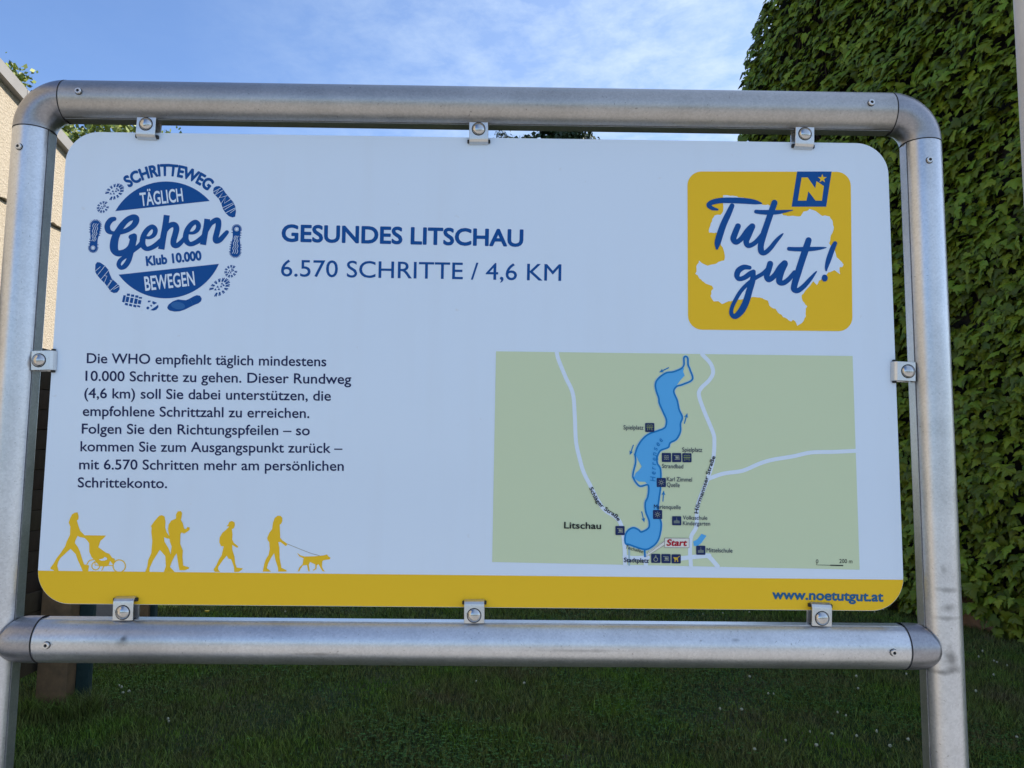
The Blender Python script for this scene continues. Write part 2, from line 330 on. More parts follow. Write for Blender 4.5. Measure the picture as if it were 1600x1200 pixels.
def fast_mesh(vs, fs, name='m', smooth=False):
    me = bpy.data.meshes.new(name); k = fs.shape[1]
    me.vertices.add(len(vs)); me.vertices.foreach_set('co', vs.astype(np.float32).ravel())
    me.loops.add(fs.size); me.loops.foreach_set('vertex_index', fs.astype(np.int32).ravel())
    me.polygons.add(len(fs)); me.polygons.foreach_set('loop_start', np.arange(0, fs.size, k, dtype=np.int32))
    me.polygons.foreach_set('loop_total', np.full(len(fs), k, dtype=np.int32)); me.update(calc_edges=True); return me
lm = fast_mesh(np.concatenate(sv), np.concatenate(sf), 'foliage'); o = obj('foliage', lm, M_LEAF, ivy); o['kind'] = 'stuff'
# stems behind the leaves
bm = bmesh.new()
for k in range(26):
    y = random.uniform(3.0, YF); z = 0
    prev = None
    while z < wall_top(y)-.4:
        P = Vector((wx(y), y, z))+wn*.03; ring = [bm.verts.new(P+wn*.012*math.cos(a)+wdir*.012*math.sin(a)) for a in (0, 2.1, 4.2)]
        if prev:
            for j in range(3): bm.faces.new((prev[j], prev[(j+1) % 3], ring[(j+1) % 3], ring[j]))
        prev = ring; z += .3; y = min(max(y+random.gauss(0, .06), 2.8), YF-.03)
obj('stems', from_bm(bm, smooth=True), mat('ivy stem', (.09, .06, .04), .8), ivy)

# ------------------------------------------------------------------ trees
M_BARK = mat('bark', (.11, .08, .055), .9, noise=(12, .6, 6), bump=(40, .6, .01))
def tube_bm(bm, pts, r0, r1, k=8):
    prev = None; n = len(pts)
    for i, P in enumerate(pts):
        P = Vector(P); d = (Vector(pts[min(i+1, n-1)])-Vector(pts[max(i-1, 0)])).normalized()
        a = d.orthogonal().normalized() if abs(d.z) < .999 else Vector((1, 0, 0)); a = (Vector((1, 0, 0))-d*d.x).normalized() if abs(d.x) < .9 else a
        b = d.cross(a); r = r0+(r1-r0)*i/(n-1)
        ring = [bm.verts.new(P+a*r*math.cos(2*math.pi*j/k)+b*r*math.sin(2*math.pi*j/k)) for j in range(k)]
        if prev:
            for j in range(k): bm.faces.new((prev[j], prev[(j+1) % k], ring[(j+1) % k], ring[j]))
        prev = ring
def tree(name, base, h, crown_c, crown_r, leafn, leafs, m_leaf, label, cat, group=None, clumps=26, conifer=False, seed=1):
    r = random.Random(seed); g = np.random.default_rng(seed)
    T = empty(name, base); tag(T, label, cat, group)
    B = Vector(base); cc = Vector(crown_c); bm = bmesh.new()
    trunk = [B+Vector((0, 0, h*t))+Vector((r.uniform(-.1, .1), r.uniform(-.1, .1), 0))*(t > 0) for t in (0, .15, .3, .45, .6, .75, .93)]
    tube_bm(bm, trunk, h*.022, h*.005)
    obj('trunk', from_bm(bm, smooth=True), M_BARK, T)
    bm = bmesh.new(); cl = []
    for k in range(clumps):
        d = Vector((r.gauss(0, 1), r.gauss(0, 1), r.gauss(0, 1))).normalized(); q = r.uniform(.35, .95)
        P = cc+Vector((d.x*crown_r[0], d.y*crown_r[0], d.z*crown_r[1]))*q
        if conifer:
            f = (P.z-(cc.z-crown_r[1]))/(2*crown_r[1]); P.x = cc.x+(P.x-cc.x)*(1.25-f*1.0); P.y = cc.y+(P.y-cc.y)*(1.25-f*1.0)
        cl.append(P); s = trunk[min(6, max(2, int((P.z-B.z)/h*5)))]
        mid = (Vector(s)+P)/2+Vector((0, 0, -.15)); tube_bm(bm, [s, mid, P], h*.007, h*.0015, 5)
    obj('branches', from_bm(bm, smooth=True), M_BARK, T)
    c = np.array([tuple(x) for x in cl]); idx = g.integers(0, len(c), leafn)
    cr_ = crown_r[0]*.34
    pos = c[idx]+g.normal(0, 1, (leafn, 3))*np.array([cr_, cr_, cr_*.7])*.62
    a = g.normal(0, 1, (leafn, 3)); a /= np.linalg.norm(a, axis=1)[:, None]
    b_ = np.cross(a, g.normal(0, 1, (leafn, 3))); b_ /= np.linalg.norm(b_, axis=1)[:, None]
    sz = g.uniform(.6, 1.3, (leafn, 1))*leafs; wd = .22 if conifer else .62
    vs = np.stack([pos-a*sz*.5, pos+b_*sz*.5*wd, pos+a*sz*.5, pos-b_*sz*.5*wd], 1).reshape(-1, 3)
    o = obj('crown', fast_mesh(vs, np.arange(leafn*4).reshape(-1, 4)), m_leaf, T); return T
M_TL = mat('broad leaf', (.19, .24, .035), .5, rand=.45); M_TN = mat('pine needles', (.035, .06, .022), .6, rand=.45)  # broad leaf colour brightened to stand in for light coming through the leaves
def along(px, py, D):
    d = CF+CR*((px-800)/FPX)+CU*((600-py)/FPX); return CAM+d*(D/d.y)
def plant_tree(px, top, D, r, rz, *a, **k):
    t = along(px, top, D); h = t.z
    return tree(a[0], (t.x, t.y, 0), h, (t.x, t.y, h-rz), (r, rz), *a[1:], **k)
plant_tree(10, 108, 21, 1.05, 2.2, 'leafy_tree', 26000, .15, M_TL, 'sunlit leafy tree whose top shows above the roof verge at the far left', 'tree', 'leafy trees behind the left building', seed=3, clumps=46)
plant_tree(205, 172, 20, 2.45, 2.6, 'leafy_tree', 34000, .15, M_TL, 'sunlit leafy tree seen between the top tube and the top left of the panel', 'tree', 'leafy trees behind the left building', seed=5, clumps=34)
plant_tree(890, 182, 34, 1.55, 2.3, 'pine_tree', 15000, .26, M_TN, 'widest dark pine seen in the gap above the middle of the panel', 'tree', 'pines far behind the board', seed=8, clumps=34)
plant_tree(814, 200, 34, .72, 1.5, 'pine_tree', 5000, .24, M_TN, 'narrow dark pine just left of the widest pine above the panel', 'tree', 'pines far behind the board', seed=9, clumps=14)
plant_tree(784, 205, 36, .8, 2.6, 'spruce_tree', 6000, .2, M_TN, 'spruce with only its small pointed tip above the panel edge beside the middle clip', 'tree', seed=12, clumps=40, conifer=True)

# ------------------------------------------------------------------ timber notice board on the left, and the farther post
M_WOOD = mat('brown timber', (.25, .15, .075), .8, noise=(11, .8, 10, (.11, .075, .04)), bump=(45, .4, .004))
M_PLANK = mat('dark stained plank', (.085, .055, .028), .75, noise=(9, .8, 9, (.03, .02, .012)), bump=(50, .4, .004), rand=.25)
M_TEAL = mat('dark teal board', (.006, .028, .028), .65, noise=(34, .5, 8, (.03, .06, .055)))
def grain_box(c, s): return box(c, s, .006)
def timber_post(parent, x, y, h, w, seedk=0):
    bm = bmesh.new(); box_bm(bm, Vector((x, y, h/2)), (w, w, h), .012); return obj('post', from_bm(bm, angle=35), M_WOOD, parent)
P0 = along(76, 1118, 4.63+1.088); 
def ground_at(px, py):
    d = CF+CR*((px-800)/FPX)+CU*((600-py)/FPX); return CAM+d*(-CAM.z/d.z)
G1 = ground_at(76, 1119)
nb = empty('timber_notice_board', (G1.x-.02, G1.y+.09, 0))
tag(nb, 'brown timber notice board stand with dark planks and teal board, behind the left post', 'notice board')
pw = .178
bm = bmesh.new(); box_bm(bm, Vector((G1.x, G1.y+pw/2, 1.05)), (pw, pw, 2.1), .012); obj('post', from_bm(bm, angle=35), M_WOOD, nb)
obj('teal_board', box((G1.x+pw/2+.043, G1.y+pw/2+.03, 1.0), (.082, .05, 1.98), .012), M_TEAL, nb)
bm = bmesh.new(); q0 = Vector((G1.x-.10, G1.y+.10, 0))
bm.free()
px_ = G1.x-.14
plank_me = None
z = .24
while z < 2.12:
    hh = .118
    yy0 = G1.y-2.1; yy1 = G1.y+.16
    if plank_me is None:
        plank_me = box((0, 0, 0), (.035, yy1-yy0, hh), .004); plank_me.materials.append(M_PLANK)
    o = obj('plank', plank_me, None, nb, loc=(px_+random.uniform(-.004, .004), (yy0+yy1)/2, z+hh/2)); z += .1205
bm = bmesh.new(); box_bm(bm, Vector((px_-.08, G1.y-1.95, 1.05)), (.14, .14, 2.1), .012); obj('post', from_bm(bm, angle=35), M_WOOD, nb)
obj('light_stop_board', box((px_-.022, (yy0+yy1)/2, 1.17), (.006, yy1-yy0-.02, 1.86)), M_PLANK, nb)  # added sheet that keeps sunlit slits from showing between the planks
o = obj('cap_board', box((px_-.03, (yy0+yy1)/2, 2.15), (.16, yy1-yy0+.1, .035), .005), M_PLANK, nb)

G2 = ground_at(226, 992)
fb = empty('timber_panel_stand', (G2.x, G2.y, 0))
tag(fb, 'farther narrow brown post with a teal edge, seen under the bottom left clip', 'post')
obj('post', box((G2.x, G2.y, .62), (.085, .09, 1.24), .008), M_WOOD, fb)
obj('teal_edge', box((G2.x+.064, G2.y+.01, .62), (.04, .06, 1.22), .006), M_TEAL, fb)
# grey concrete bench block whose side shows between the two posts
G3 = ground_at(172, 985)
cb = obj('concrete_block', box((G3.x-.04, G3.y+.20, .26), (.50, .36, .52), .03), mat('weathered concrete', (.30, .285, .275), .9, noise=(14, .5, 8, (.2, .19, .18)), bump=(80, .4, .003)))
tag(cb, 'weathered grey concrete block seen just left of the farther brown post', 'block')

# ------------------------------------------------------------------ pole at the right edge
q = along(1585, 0, 3.1)
M_POLE = mat('cream painted pole', (.82, .72, .58), .55, noise=(22, .35, 8, (.66, .54, .42)), bump=(90, .2, .002))
bm = bmesh.new(); tube_bm(bm, [(0, 0, 0), (0, 0, 2), (0, 0, 4.6), (0, 0, 4.62)], .05, .048, 28)
bmesh.ops.contextual_create(bm, geom=[e for e in bm.edges if e.is_boundary and e.verts[0].co.z > 4.6])
pe = empty('painted_pole', (q.x+.053, q.y, 0)); tag(pe, 'pale cream painted pole cut off by the upper right edge of the picture', 'pole')
o = obj('shaft', from_bm(bm, angle=40), M_POLE, pe, loc=pe.location)
o = obj('base_plate', box((0, 0, .012), (.16, .16, .016), .004), M_GALV, pe, loc=pe.location)

# ------------------------------------------------------------------ the board: frame
def pp(px, py, Y=0.0):
    """point of the plane Y seen at a pixel of the 1600 px photograph (measuring aid)"""
    d = CF+CR*((px-800)/FPX)+CU*((600-py)/FPX); return CAM+d*((Y-CAM.y)/d.y)
RP, RH = .0277, .0305
TY = .004                                # depth of the tube axes behind the panel face
XL = pp(49.5, 212, TY).x; XR = pp(1437.5, 232, TY).x
xl2 = pp(-3.5, 1150, TY).x; xr2 = pp(1477.5, 1150, TY).x
ZT = pp(750, 169.5, TY).z; ZB = pp(745, 1004, TY).z
XL = (XL*2+xl2)/3 if abs(XL-xl2) < .03 else XL
XR = (XR*2+xr2)/3 if abs(XR-xr2) < .03 else XR
board = empty('information_board', (0, TY, 0))
tag(board, 'large white walking route information board in a grey tubular steel frame, standing on grass', 'information board')
def profile(R, K=72, beta=rad(21)):
    """round tube with one flat facet (facing +u) and a fine groove on both edges of it"""
    pts = []; 
    for i in range(K+1):
        a = beta+rad(1.5)+(2*math.pi-2*beta-rad(3))*i/K; pts.append((R*math.cos(a), R*math.sin(a)))
    e = R*math.cos(beta); h = R*math.sin(beta)
    pts += [(e-.0035, -h-.0002), (e-.0035, -h+.0012), (e+.0006, -h+.0014), (e+.0006, h-.0014), (e-.0035, h-.0012), (e-.0035, h+.0002)]
    return pts
def extrude_profile(pts, A, B, u, v, caps=True, segs=1):
    A, B, u, v = Vector(A), Vector(B), Vector(u), Vector(v); n = len(pts); vs = []
    for s in range(segs+1):
        C = A.lerp(B, s/segs); vs += [C+u*a+v*b for a, b in pts]
    fs = [(s*n+i, s*n+(i+1) % n, (s+1)*n+(i+1) % n, (s+1)*n+i) for s in range(segs) for i in range(n)]
    if caps: fs += [tuple(range(n))[::-1], tuple(range(segs*n, segs*n+n))]
    me = mesh_of(vs, fs); bm = bmesh.new(); bm.from_mesh(me); bmesh.ops.recalc_face_normals(bm, faces=bm.faces); return from_bm(bm, angle=25)
BR = .046                                # elbow bend radius
CZ = ZT-BR
def st(px, py, Y=TY-RP): return tuple(pp(px, py, Y))
M_POST_R = galv('scuffed galvanised steel', (.40, .41, .43), (.84, .85, .87), .25, .42, stains=[(st(1478, 922), (.022, .03, .005), .5), (st(1482, 950), (.018, .03, .008), .55), (st(1481, 966), (.024, .03, .0045), .5), (st(1486, 1028), (.010, .03, .020), .7), (st(1468, 1052), (.026, .03, .005), .7), (st(1490, 1046), (.012, .03, .008), .6), (st(1475, 890), (.006, .03, .01), .4)])
M_RAIL_B = galv('galvanised lower rail', (.40, .41, .43), (.84, .85, .87), .25, .42, stains=[(st(193, 998), (.0055, .03, .0055), .95), (st(191, 1004), (.010, .03, .010), .5), (st(500, 1022), (.05, .03, .003), .5), (st(900, 1016), (.08, .03, .003), .4), (st(1150, 1000), (.006, .03, .003), .5)])
for x, u in ((XL, 1), (XR, -1)):
    obj('upright_post', extrude_profile(profile(RP), (x, TY, -.3), (x, TY, CZ-.001), (u, 0, 0), (0, 1, 0)), M_GALV if u > 0 else M_POST_R, board)
obj('top_tube', extrude_profile(profile(RH), (XL+BR+.001, TY, ZT), (XR-BR-.001, TY, ZT), (0, 0, -1), (0, 1, 0)), M_GALV_OLD, board)
seam = .062
sl_x = pp(47, 1000, TY-RH).x; sr_x = pp(1426, 1016, TY-RH).x
obj('bottom_tube', extrude_profile(profile(RH), (sl_x+.0007, TY, ZB), (sr_x-.0007, TY, ZB), (0, 0, 1), (0, 1, 0)), M_RAIL_B, board)
# elbows
for x, sgn in ((XL, 1), (XR, -1)):
    c = Vector((x+sgn*BR, TY, ZT-BR)); vs, fs = [], []; K, A = 48, 20
    for i in range(A+1):
        t = math.pi/2*i/A; rr = RH+.0002+(RP+.0002-RH-.0002)*(i/A)
        cen = c+Vector((-sgn*BR*math.sin(t), 0, BR*math.cos(t))); o1 = Vector((-sgn*math.sin(t), 0, math.cos(t)))
        vs += [cen+o1*rr*math.cos(2*math.pi*k/K)+Vector((0, 1, 0))*rr*math.sin(2*math.pi*k/K) for k in range(K)]
    fs = [(i*K+k, i*K+(k+1) % K, (i+1)*K+(k+1) % K, (i+1)*K+k) for i in range(A) for k in range(K)]
    me = mesh_of(vs, fs); bm = bmesh.new(); bm.from_mesh(me); bmesh.ops.recalc_face_normals(bm, faces=bm.faces)
    obj('elbow', from_bm(bm, smooth=True), M_CAST, board)
def ring(c, axis, r, name='joint_ring'):
    bm = bmesh.new(); K = 48; axis = Vector(axis); a = axis.orthogonal().normalized(); b = axis.cross(a); R1 = []
    for s in (-.0007, .0007): R1.append([bm.verts.new(Vector(c)+axis*s+a*r*math.cos(2*math.pi*k/K)+b*r*math.sin(2*math.pi*k/K)) for k in range(K)])
    for k in range(K): bm.faces.new((R1[0][k], R1[0][(k+1) % K], R1[1][(k+1) % K], R1[1][k]))
    return from_bm(bm, smooth=True)
for x, sgn in ((XL, 1), (XR, -1)):
    obj('joint_ring', ring((x+sgn*(BR+.0003), TY, ZT), (1, 0, 0), RH-.0004+.0008), M_GAP, board)
    obj('joint_ring', ring((x, TY, CZ-.0003), (0, 0, 1), RP+.0005), M_GAP, board)
# tees at the ends of the bottom tube, coped over the posts
for x, sx, sgn in ((XL, sl_x, 1), (XR, sr_x, -1)):
    K = 64; vs, fs = [], []; L = 10; rt = RH+.0006
    for l in range(L+1):
        for k in range(K):
            a = 2*math.pi*k/K; y_, z_ = -math.cos(a)*rt, math.sin(a)*rt
            off = .0150+.0145*(z_/rt)**2
            xe = x+sgn*off; t = l/L
            xx = sx+(xe-sx)*t
            vs.append((xx, TY+y_*(1-.05*t**5), ZB+z_*(1-.04*t**5)))
    for k in range(K):                    # rim turned in towards the post
        X_, Y_, Z_ = vs[L*K+k]; vs.append((X_+sgn*.002, TY+(Y_-TY)*.88, ZB+(Z_-ZB)*.9))
    fs = [(l*K+k, l*K+(k+1) % K, (l+1)*K+(k+1) % K, (l+1)*K+k) for l in range(L+1) for k in range(K)]
    me = mesh_of(vs, fs); bm = bmesh.new(); bm.from_mesh(me); bmesh.ops.recalc_face_normals(bm, faces=bm.faces)
    obj('tee_fitting', from_bm(bm, smooth=True), M_CAST, board)
    obj('joint_ring', ring((sx, TY, ZB), (1, 0, 0), RH+.0009), M_GAP, board)
    # weld seams on the post above and below the tee
# socket screws
def lathe(prof, K=24):
    vs = [(r*math.cos(2*math.pi*k/K), -h, r*math.sin(2*math.pi*k/K)) for r, h in prof for k in range(K)]
    fs = [(i*K+k, i*K+(k+1) % K, (i+1)*K+(k+1) % K, (i+1)*K+k) for i in range(len(prof)-1) for k in range(K)]
    me = mesh_of(vs, fs); bm = bmesh.new(); bm.from_mesh(me); bmesh.ops.remove_doubles(bm, verts=bm.verts, dist=1e-6); bmesh.ops.recalc_face_normals(bm, faces=bm.faces); return from_bm(bm, angle=30)
scr = lathe([(.0045, 0), (.0045, .0030), (.0040, .0036), (.0022, .0036), (.0020, .0012), (0, .0012)]); scr.materials.append(M_CLIP)
dark = lathe([(.0019, .0016), (0, .0016)]); dark.materials.append(M_GAP)
wash = lathe([(.0051, 0), (.0050, .0005), (.0044, .0006)]); wash.materials.append(M_GAP)
for px, py, kind in ((123, 143, 'h'), (1361, 161, 'h'), (28, 228, 'l'), (1454, 249, 'r'), (73, 1008, 'b'), (1396, 1019.5, 'b')):
    P = pp(px, py, TY-RH)
    if kind in 'hb':
        zc_ = ZT if kind == 'h' else ZB; dz = max(-.9, min(.9, (P.z-zc_)/RH)); P = Vector((P.x, TY-RH*math.sqrt(1-dz*dz), zc_+dz*RH)); rot = (math.asin(-dz), 0, 0)
    else:
        xc = XL if kind == 'l' else XR; dx_ = max(-.9, min(.9, (P.x-xc)/RP)); P = Vector((xc+dx_*RP, TY-RP*math.sqrt(1-dx_*dx_), P.z)); rot = (0, 0, math.asin(dx_))
    s = obj('socket_screw', scr, None, board, loc=P); s.rotation_euler = rot
    d = bpy.data.objects.new('hex_socket', dark); COL.objects.link(d); d.parent = s
    d = bpy.data.objects.new('washer_shadow_ring', wash); COL.objects.link(d); d.parent = s
# old drill mark on the bottom tube
P = pp(193, 998, TY-RH); 
# ------------------------------------------------------------------ the panel
WH, HH = .6, .33628
def rrect(x0, x1, z0, z1, r, k=10):
    out = []
    for cx, cz, a0 in ((x1-r, z1-r, 0), (x0+r, z1-r, 90), (x0+r, z0+r, 180), (x1-r, z0+r, 270)):
        out += [(cx+r*math.cos(rad(a0+90*i/k)), cz+r*math.sin(rad(a0+90*i/k))) for i in range(k+1)]
    return out
RC = .046
out = rrect(-WH, WH, PC.z-HH, PC.z+HH, RC, 14)
bm = bmesh.new(); f1 = bm.faces.new([bm.verts.new((x, 0, z)) for x, z in out])
ex = bmesh.ops.extrude_face_region(bm, geom=[f1]); bmesh.ops.translate(bm, vec=(0, .0035, 0), verts=[v for v in ex['geom'] if isinstance(v, bmesh.types.BMVert)])
if f1.is_valid is False: pass
bmesh.ops.recalc_face_normals(bm, faces=bm.faces)
panel = empty('panel', (0, 0, 0), board); panel.location = Vector((0, 0, 0))-board.location
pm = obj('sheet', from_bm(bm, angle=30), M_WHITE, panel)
PSHEET = pm
# --- printing: flat sheets a fraction of a millimetre in front of the panel
LAY = .00022; bump_i = [0]
def lay(l):
    bump_i[0] = (bump_i[0]+1) % 9; return -LAY*l-bump_i[0]*.000012
def Q(z):                               # zoom window -> photo pixels
    x0, y0, s = z; return lambda a, b: (x0+a/s, y0+b/s)
IDN = lambda a, b: (a, b)
def printed(name, vs, fs, m):
    me = mesh_of(vs, fs); bm = bmesh.new(); bm.from_mesh(me)
    for f in bm.faces:
        if f.normal.y > 0: f.normal_flip()
    return obj(name, from_bm(bm), m, panel)
def poly_data(pts, q, l):
    y = lay(l); P = [pp(*q(a, b)) for a, b in pts]; P = [Vector((p.x, y, p.z)) for p in P]
    tris = geometry.tessellate_polygon([[Vector((p.x, p.z, 0)) for p in P]]); return P, [tuple(t) for t in tris]
def merge(parts):
    vs, fs = [], []
    for v, f in parts:
        b = len(vs); vs += list(v); fs += [tuple(i+b for i in t) for t in f]
    return vs, fs
def crom(pts, n=6):
    pts = [np.array(p, float) for p in pts]; out = []
    for i in range(len(pts)-1):
        p0 = pts[max(i-1, 0)]; p1 = pts[i]; p2 = pts[i+1]; p3 = pts[min(i+2, len(pts)-1)]
        for k in range(n):
            t = k/n; out.append(.5*((2*p1)+(-p0+p2)*t+(2*p0-5*p1+4*p2-p3)*t*t+(-p0+3*p1-3*p2+p3)*t**3))
    out.append(pts[-1]); return out
def stroke_data(pts, q, l, w=None, smooth=True, flat=False, closed=False):
    """ribbon; points (x, y, half width) in window units"""
    pts = [(a[0], a[1], a[2] if len(a) > 2 else w) for a in pts]
    if closed: pts = pts+[pts[0]]
    c = crom(pts, 6) if smooth else [np.array(p, float) for p in pts]
    y = lay(l); vs, fs = [], []; n = len(c); nrm = []
    for i in range(n):
        a = c[max(i-1, 0)][:2]; b = c[min(i+1, n-1)][:2]
        if not smooth and 0 < i < n-1:
            d1 = (c[i][:2]-a)/(np.linalg.norm(c[i][:2]-a)+1e-9); d2 = (b-c[i][:2])/(np.linalg.norm(b-c[i][:2])+1e-9); d = d1+d2
        else: d = b-a
        d = d/(np.linalg.norm(d)+1e-9); nrm.append((np.array([-d[1], d[0]]), d))
    L = []
    for i in range(n):
        nn = nrm[i][0]; L.append((c[i][:2]+nn*c[i][2], c[i][:2]-nn*c[i][2]))
    if not flat and not closed:           # round ends
        def capp(cen, d, r): return [(cen+(-d*math.cos(t)*0+(-d)*math.sin(t)*r+np.array([-d[1], d[0]])*math.cos(t)*r), cen+(-d)*math.sin(t)*r-np.array([-d[1], d[0]])*math.cos(t)*r) for t in (1.5, 1.2, .9, .6, .3)]
        d0 = nrm[0][1]; d1 = nrm[-1][1]
        L = capp(c[0][:2], d0, c[0][2])+L+[(b_, a_) for a_, b_ in capp(c[-1][:2], -d1, c[-1][2])][::-1]
    m_ = len(L)
    for i, (a, b) in enumerate(L):
        yy = y-.00009*i/m_
        for P in (a, b):
            p = pp(*q(P[0], P[1])); vs.append(Vector((p.x, yy, p.z)))
    fs = [(2*i, 2*i+1, 2*i+3, 2*i+2) for i in range(m_-1)]
    return vs, fs
def circ(cx, cy, rx, ry=None, rot=0, n=28):
    ry = ry or rx; r = rad(rot)
    return [(cx+rx*math.cos(t)*math.cos(r)-ry*math.sin(t)*math.sin(r), cy+rx*math.cos(t)*math.sin(r)+ry*math.sin(t)*math.cos(r)) for t in (2*math.pi*i/n for i in range(n))]
_font = {}
def glyphs(s, bold=0, res=4, space=1.0):
    c = bpy.data.curves.new('t', 'FONT'); c.body = s; c.size = 1; c.resolution_u = res; c.space_character = space
    o = bpy.data.objects.new('t', c); COL.objects.link(o); bpy.context.view_layer.update()
    me = bpy.data.meshes.new_from_object(o.evaluated_get(bpy.context.evaluated_depsgraph_get()))
    V_ = np.array([v.co[:2] for v in me.vertices]); F_ = [tuple(p.vertices) for p in me.polygons]
    bpy.data.objects.remove(o); bpy.data.curves.remove(c); bpy.data.meshes.remove(me)
    if bold:                             # heavier weight: copies shifted round a small circle, each a hair further back
        n_ = len(V_); k_ = 8; offs = [(bold*math.cos(2*math.pi*i/k_+.39), bold*math.sin(2*math.pi*i/k_+.39)) for i in range(k_)]
        V_ = np.concatenate([np.hstack([V_+np.array(o_), np.full((n_, 1), i*.000008)]) for i, o_ in enumerate(offs)])
        F_ = [tuple(a+i*n_ for a in f) for i in range(k_) for f in F_]
    else: V_ = np.hstack([V_, np.zeros((len(V_), 1))])
    return V_, F_
_v, _f = glyphs('H'); CAPH = _v[:, 1].max()-_v[:, 1].min()
def text_data(s, a, b, cap, q=IDN, l=3, bold=0, shear=0, space=1.0):
    """lettering whose ink runs from a to b along the baseline; cap height in window units"""
    V_, F_ = glyphs(s, bold, space=space); x0, x1 = V_[:, 0].min(), V_[:, 0].max()
    a = np.array(a, float); b = np.array(b, float); d = b-a; ln = np.linalg.norm(d); d /= ln; up = np.array([d[1], -d[0]])
    y = lay(l); vs = []
    for X, Y, Z in V_:
        t = (X-x0)/(x1-x0)*ln; h = Y/CAPH*cap; P = a+d*(t+shear*h)+up*h
        p = pp(*q(P[0], P[1])); vs.append(Vector((p.x, y-Z, p.z)))
    return vs, F_
def text_path(s, path, cap, q=IDN, l=3, bold=0, shear=0, space=1.0):
    V_, F_ = glyphs(s, bold, space=space); x0, x1 = V_[:, 0].min(), V_[:, 0].max()
    c = np.array([p for p in crom(path, 12)]); seg = np.linalg.norm(np.diff(c, axis=0), axis=1); cum = np.concatenate([[0], np.cumsum(seg)]); ln = cum[-1]
    y = lay(l); vs = []
    for X, Y, Z in V_:
        t = (X-x0)/(x1-x0)*ln; h = Y/CAPH*cap; t += shear*h; t = min(max(t, 0), ln*.9999)
        i = min(int(np.searchsorted(cum, t, 'right')-1), len(seg)-1); e = (t-cum[i])/seg[i]
        P = c[i]*(1-e)+c[i+1]*e
        k0, k1 = max(i-3, 0), min(i+4, len(c)-1); d = c[k1]-c[k0]; d /= np.linalg.norm(d); up = np.array([d[1], -d[0]]); P = P+up*h
        p = pp(*q(P[0], P[1])); vs.append(Vector((p.x, y-Z, p.z)))
    return vs, F_
def put(name, parts, m):
    vs, fs = merge(parts); return printed(name, vs, fs, m)

# yellow band along the foot of the panel
zb0, zb1 = pp(60, 891.6).z, pp(1411, 905.8).z
out = rrect(-WH+.0003, WH-.0003, PC.z-HH+.0004, PC.z+HH, RC-.0003, 14)
low = [(x, z) for x, z in out if z < PC.z-.2]
low = sorted([p_ for p_ in low if p_[0] < 0], key=lambda t: -t[1])+sorted([p_ for p_ in low if p_[0] > 0], key=lambda t: t[1])
P = [Vector((-WH+.0003, lay(1), zb0))]+[Vector((x, 0, z)) for x, z in low]+[Vector((WH-.0003, 0, zb1))]
for v in P: v.y = P[0].y
printed('yellow_band', P, [tuple(t) for t in geometry.tessellate_polygon([[Vector((p.x, p.z, 0)) for p in P]])], I_YEL)

# headings and body text
put('heading_text', [text_data('GESUNDES LITSCHAU', (439.8, 376.7), (817.5, 384.8), 25.2, bold=.030, l=1)], I_BLUE)
put('subheading_text', [text_data('6.570 SCHRITTE / 4,6 KM', (439, 431.6), (876.8, 438.8), 25.6, l=1, bold=.004)], I_BLUE)
q4 = Q((100, 530, 3.333))
for s, a, b in (('Die WHO empfiehlt täglich mindestens', (119, 124), (1366, 141)), ('10.000 Schritte zu gehen. Dieser Rundweg', (112, 216), (1496, 233)),
                ('(4,6 km) soll Sie dabei unterstützen, die', (106, 306), (1390, 320)), ('empfohlene Schrittzahl zu erreichen.', (98, 399), (1278, 410)),
                ('Folgen Sie den Richtungspfeilen – so', (93, 491), (1280, 500)), ('kommen Sie zum Ausgangspunkt zurück –', (86, 583), (1450, 592)),
                ('mit 6.570 Schritten mehr am persönlichen', (79, 677), (1457, 685)), ('Schrittekonto.', (72, 771), (537, 775))):
    put('text_line', [text_data(s, a, b, 51, q4, 1, bold=.011)], I_NAVY)
put('web_address', [text_data('www.noetutgut.at', (1206.2, 935.5), (1380, 939.6), 14.6, l=3, bold=.032)], ink('web blue', (.02, .12, .26)))

# walkers
q = Q((70, 790, 10.907))
put('walker_silhouette', [poly_data([(95,1060),(150,990),(200,900),(270,810),(350,690),(375,610),(430,500),(437,360),(408,290),(430,220),(465,150),(510,120),(560,115),(578,180),(575,230),(548,255),(570,330),(605,430),(690,515),(700,545),(680,552),(600,535),(560,515),(520,600),(515,640),(560,700),(600,780),(630,880),(670,1000),(720,1010),(755,1020),(748,1080),(735,1125),(650,1125),(620,1050),(560,920),(530,830),(440,735),(380,790),(270,890),(230,960),(215,1030),(240,1125),(180,1125),(150,1100),(100,1080)], q, 1)], I_YEL)
put('pushchair_silhouette', [poly_data([(690,505),(1045,510),(1000,560),(950,600),(915,710),(1040,800),(1100,820),(1150,890),(1190,903),(1195,930),(1185,990),(1150,990),(1115,940),(1090,1010),(1060,1035),(950,1035),(900,990),(850,930),(800,880),(760,790),(757,640),(720,590),(670,540)], q, 1),
    stroke_data(circ(1270, 1030, 105), q, 1, 9, closed=True), stroke_data(circ(868, 1028, 66), q, 1, 8, closed=True), stroke_data([(720,1000),(760,940),(830,920)], q, 1, 8), stroke_data([(860,1015),(1160,1022)], q, 1, 7, False), stroke_data([(1005,1040),(975,1100)], q, 1, 8, False), stroke_data([(850,950),(862,1020)], q, 1, 6, False)], I_YEL)
put('pushchair_gap', [poly_data([(925,918),(1000,900),(1025,872),(1060,890),(1070,912),(1030,935),(970,938)], q, 3)], I_WHT)
q = Q((220, 790, 9.412))
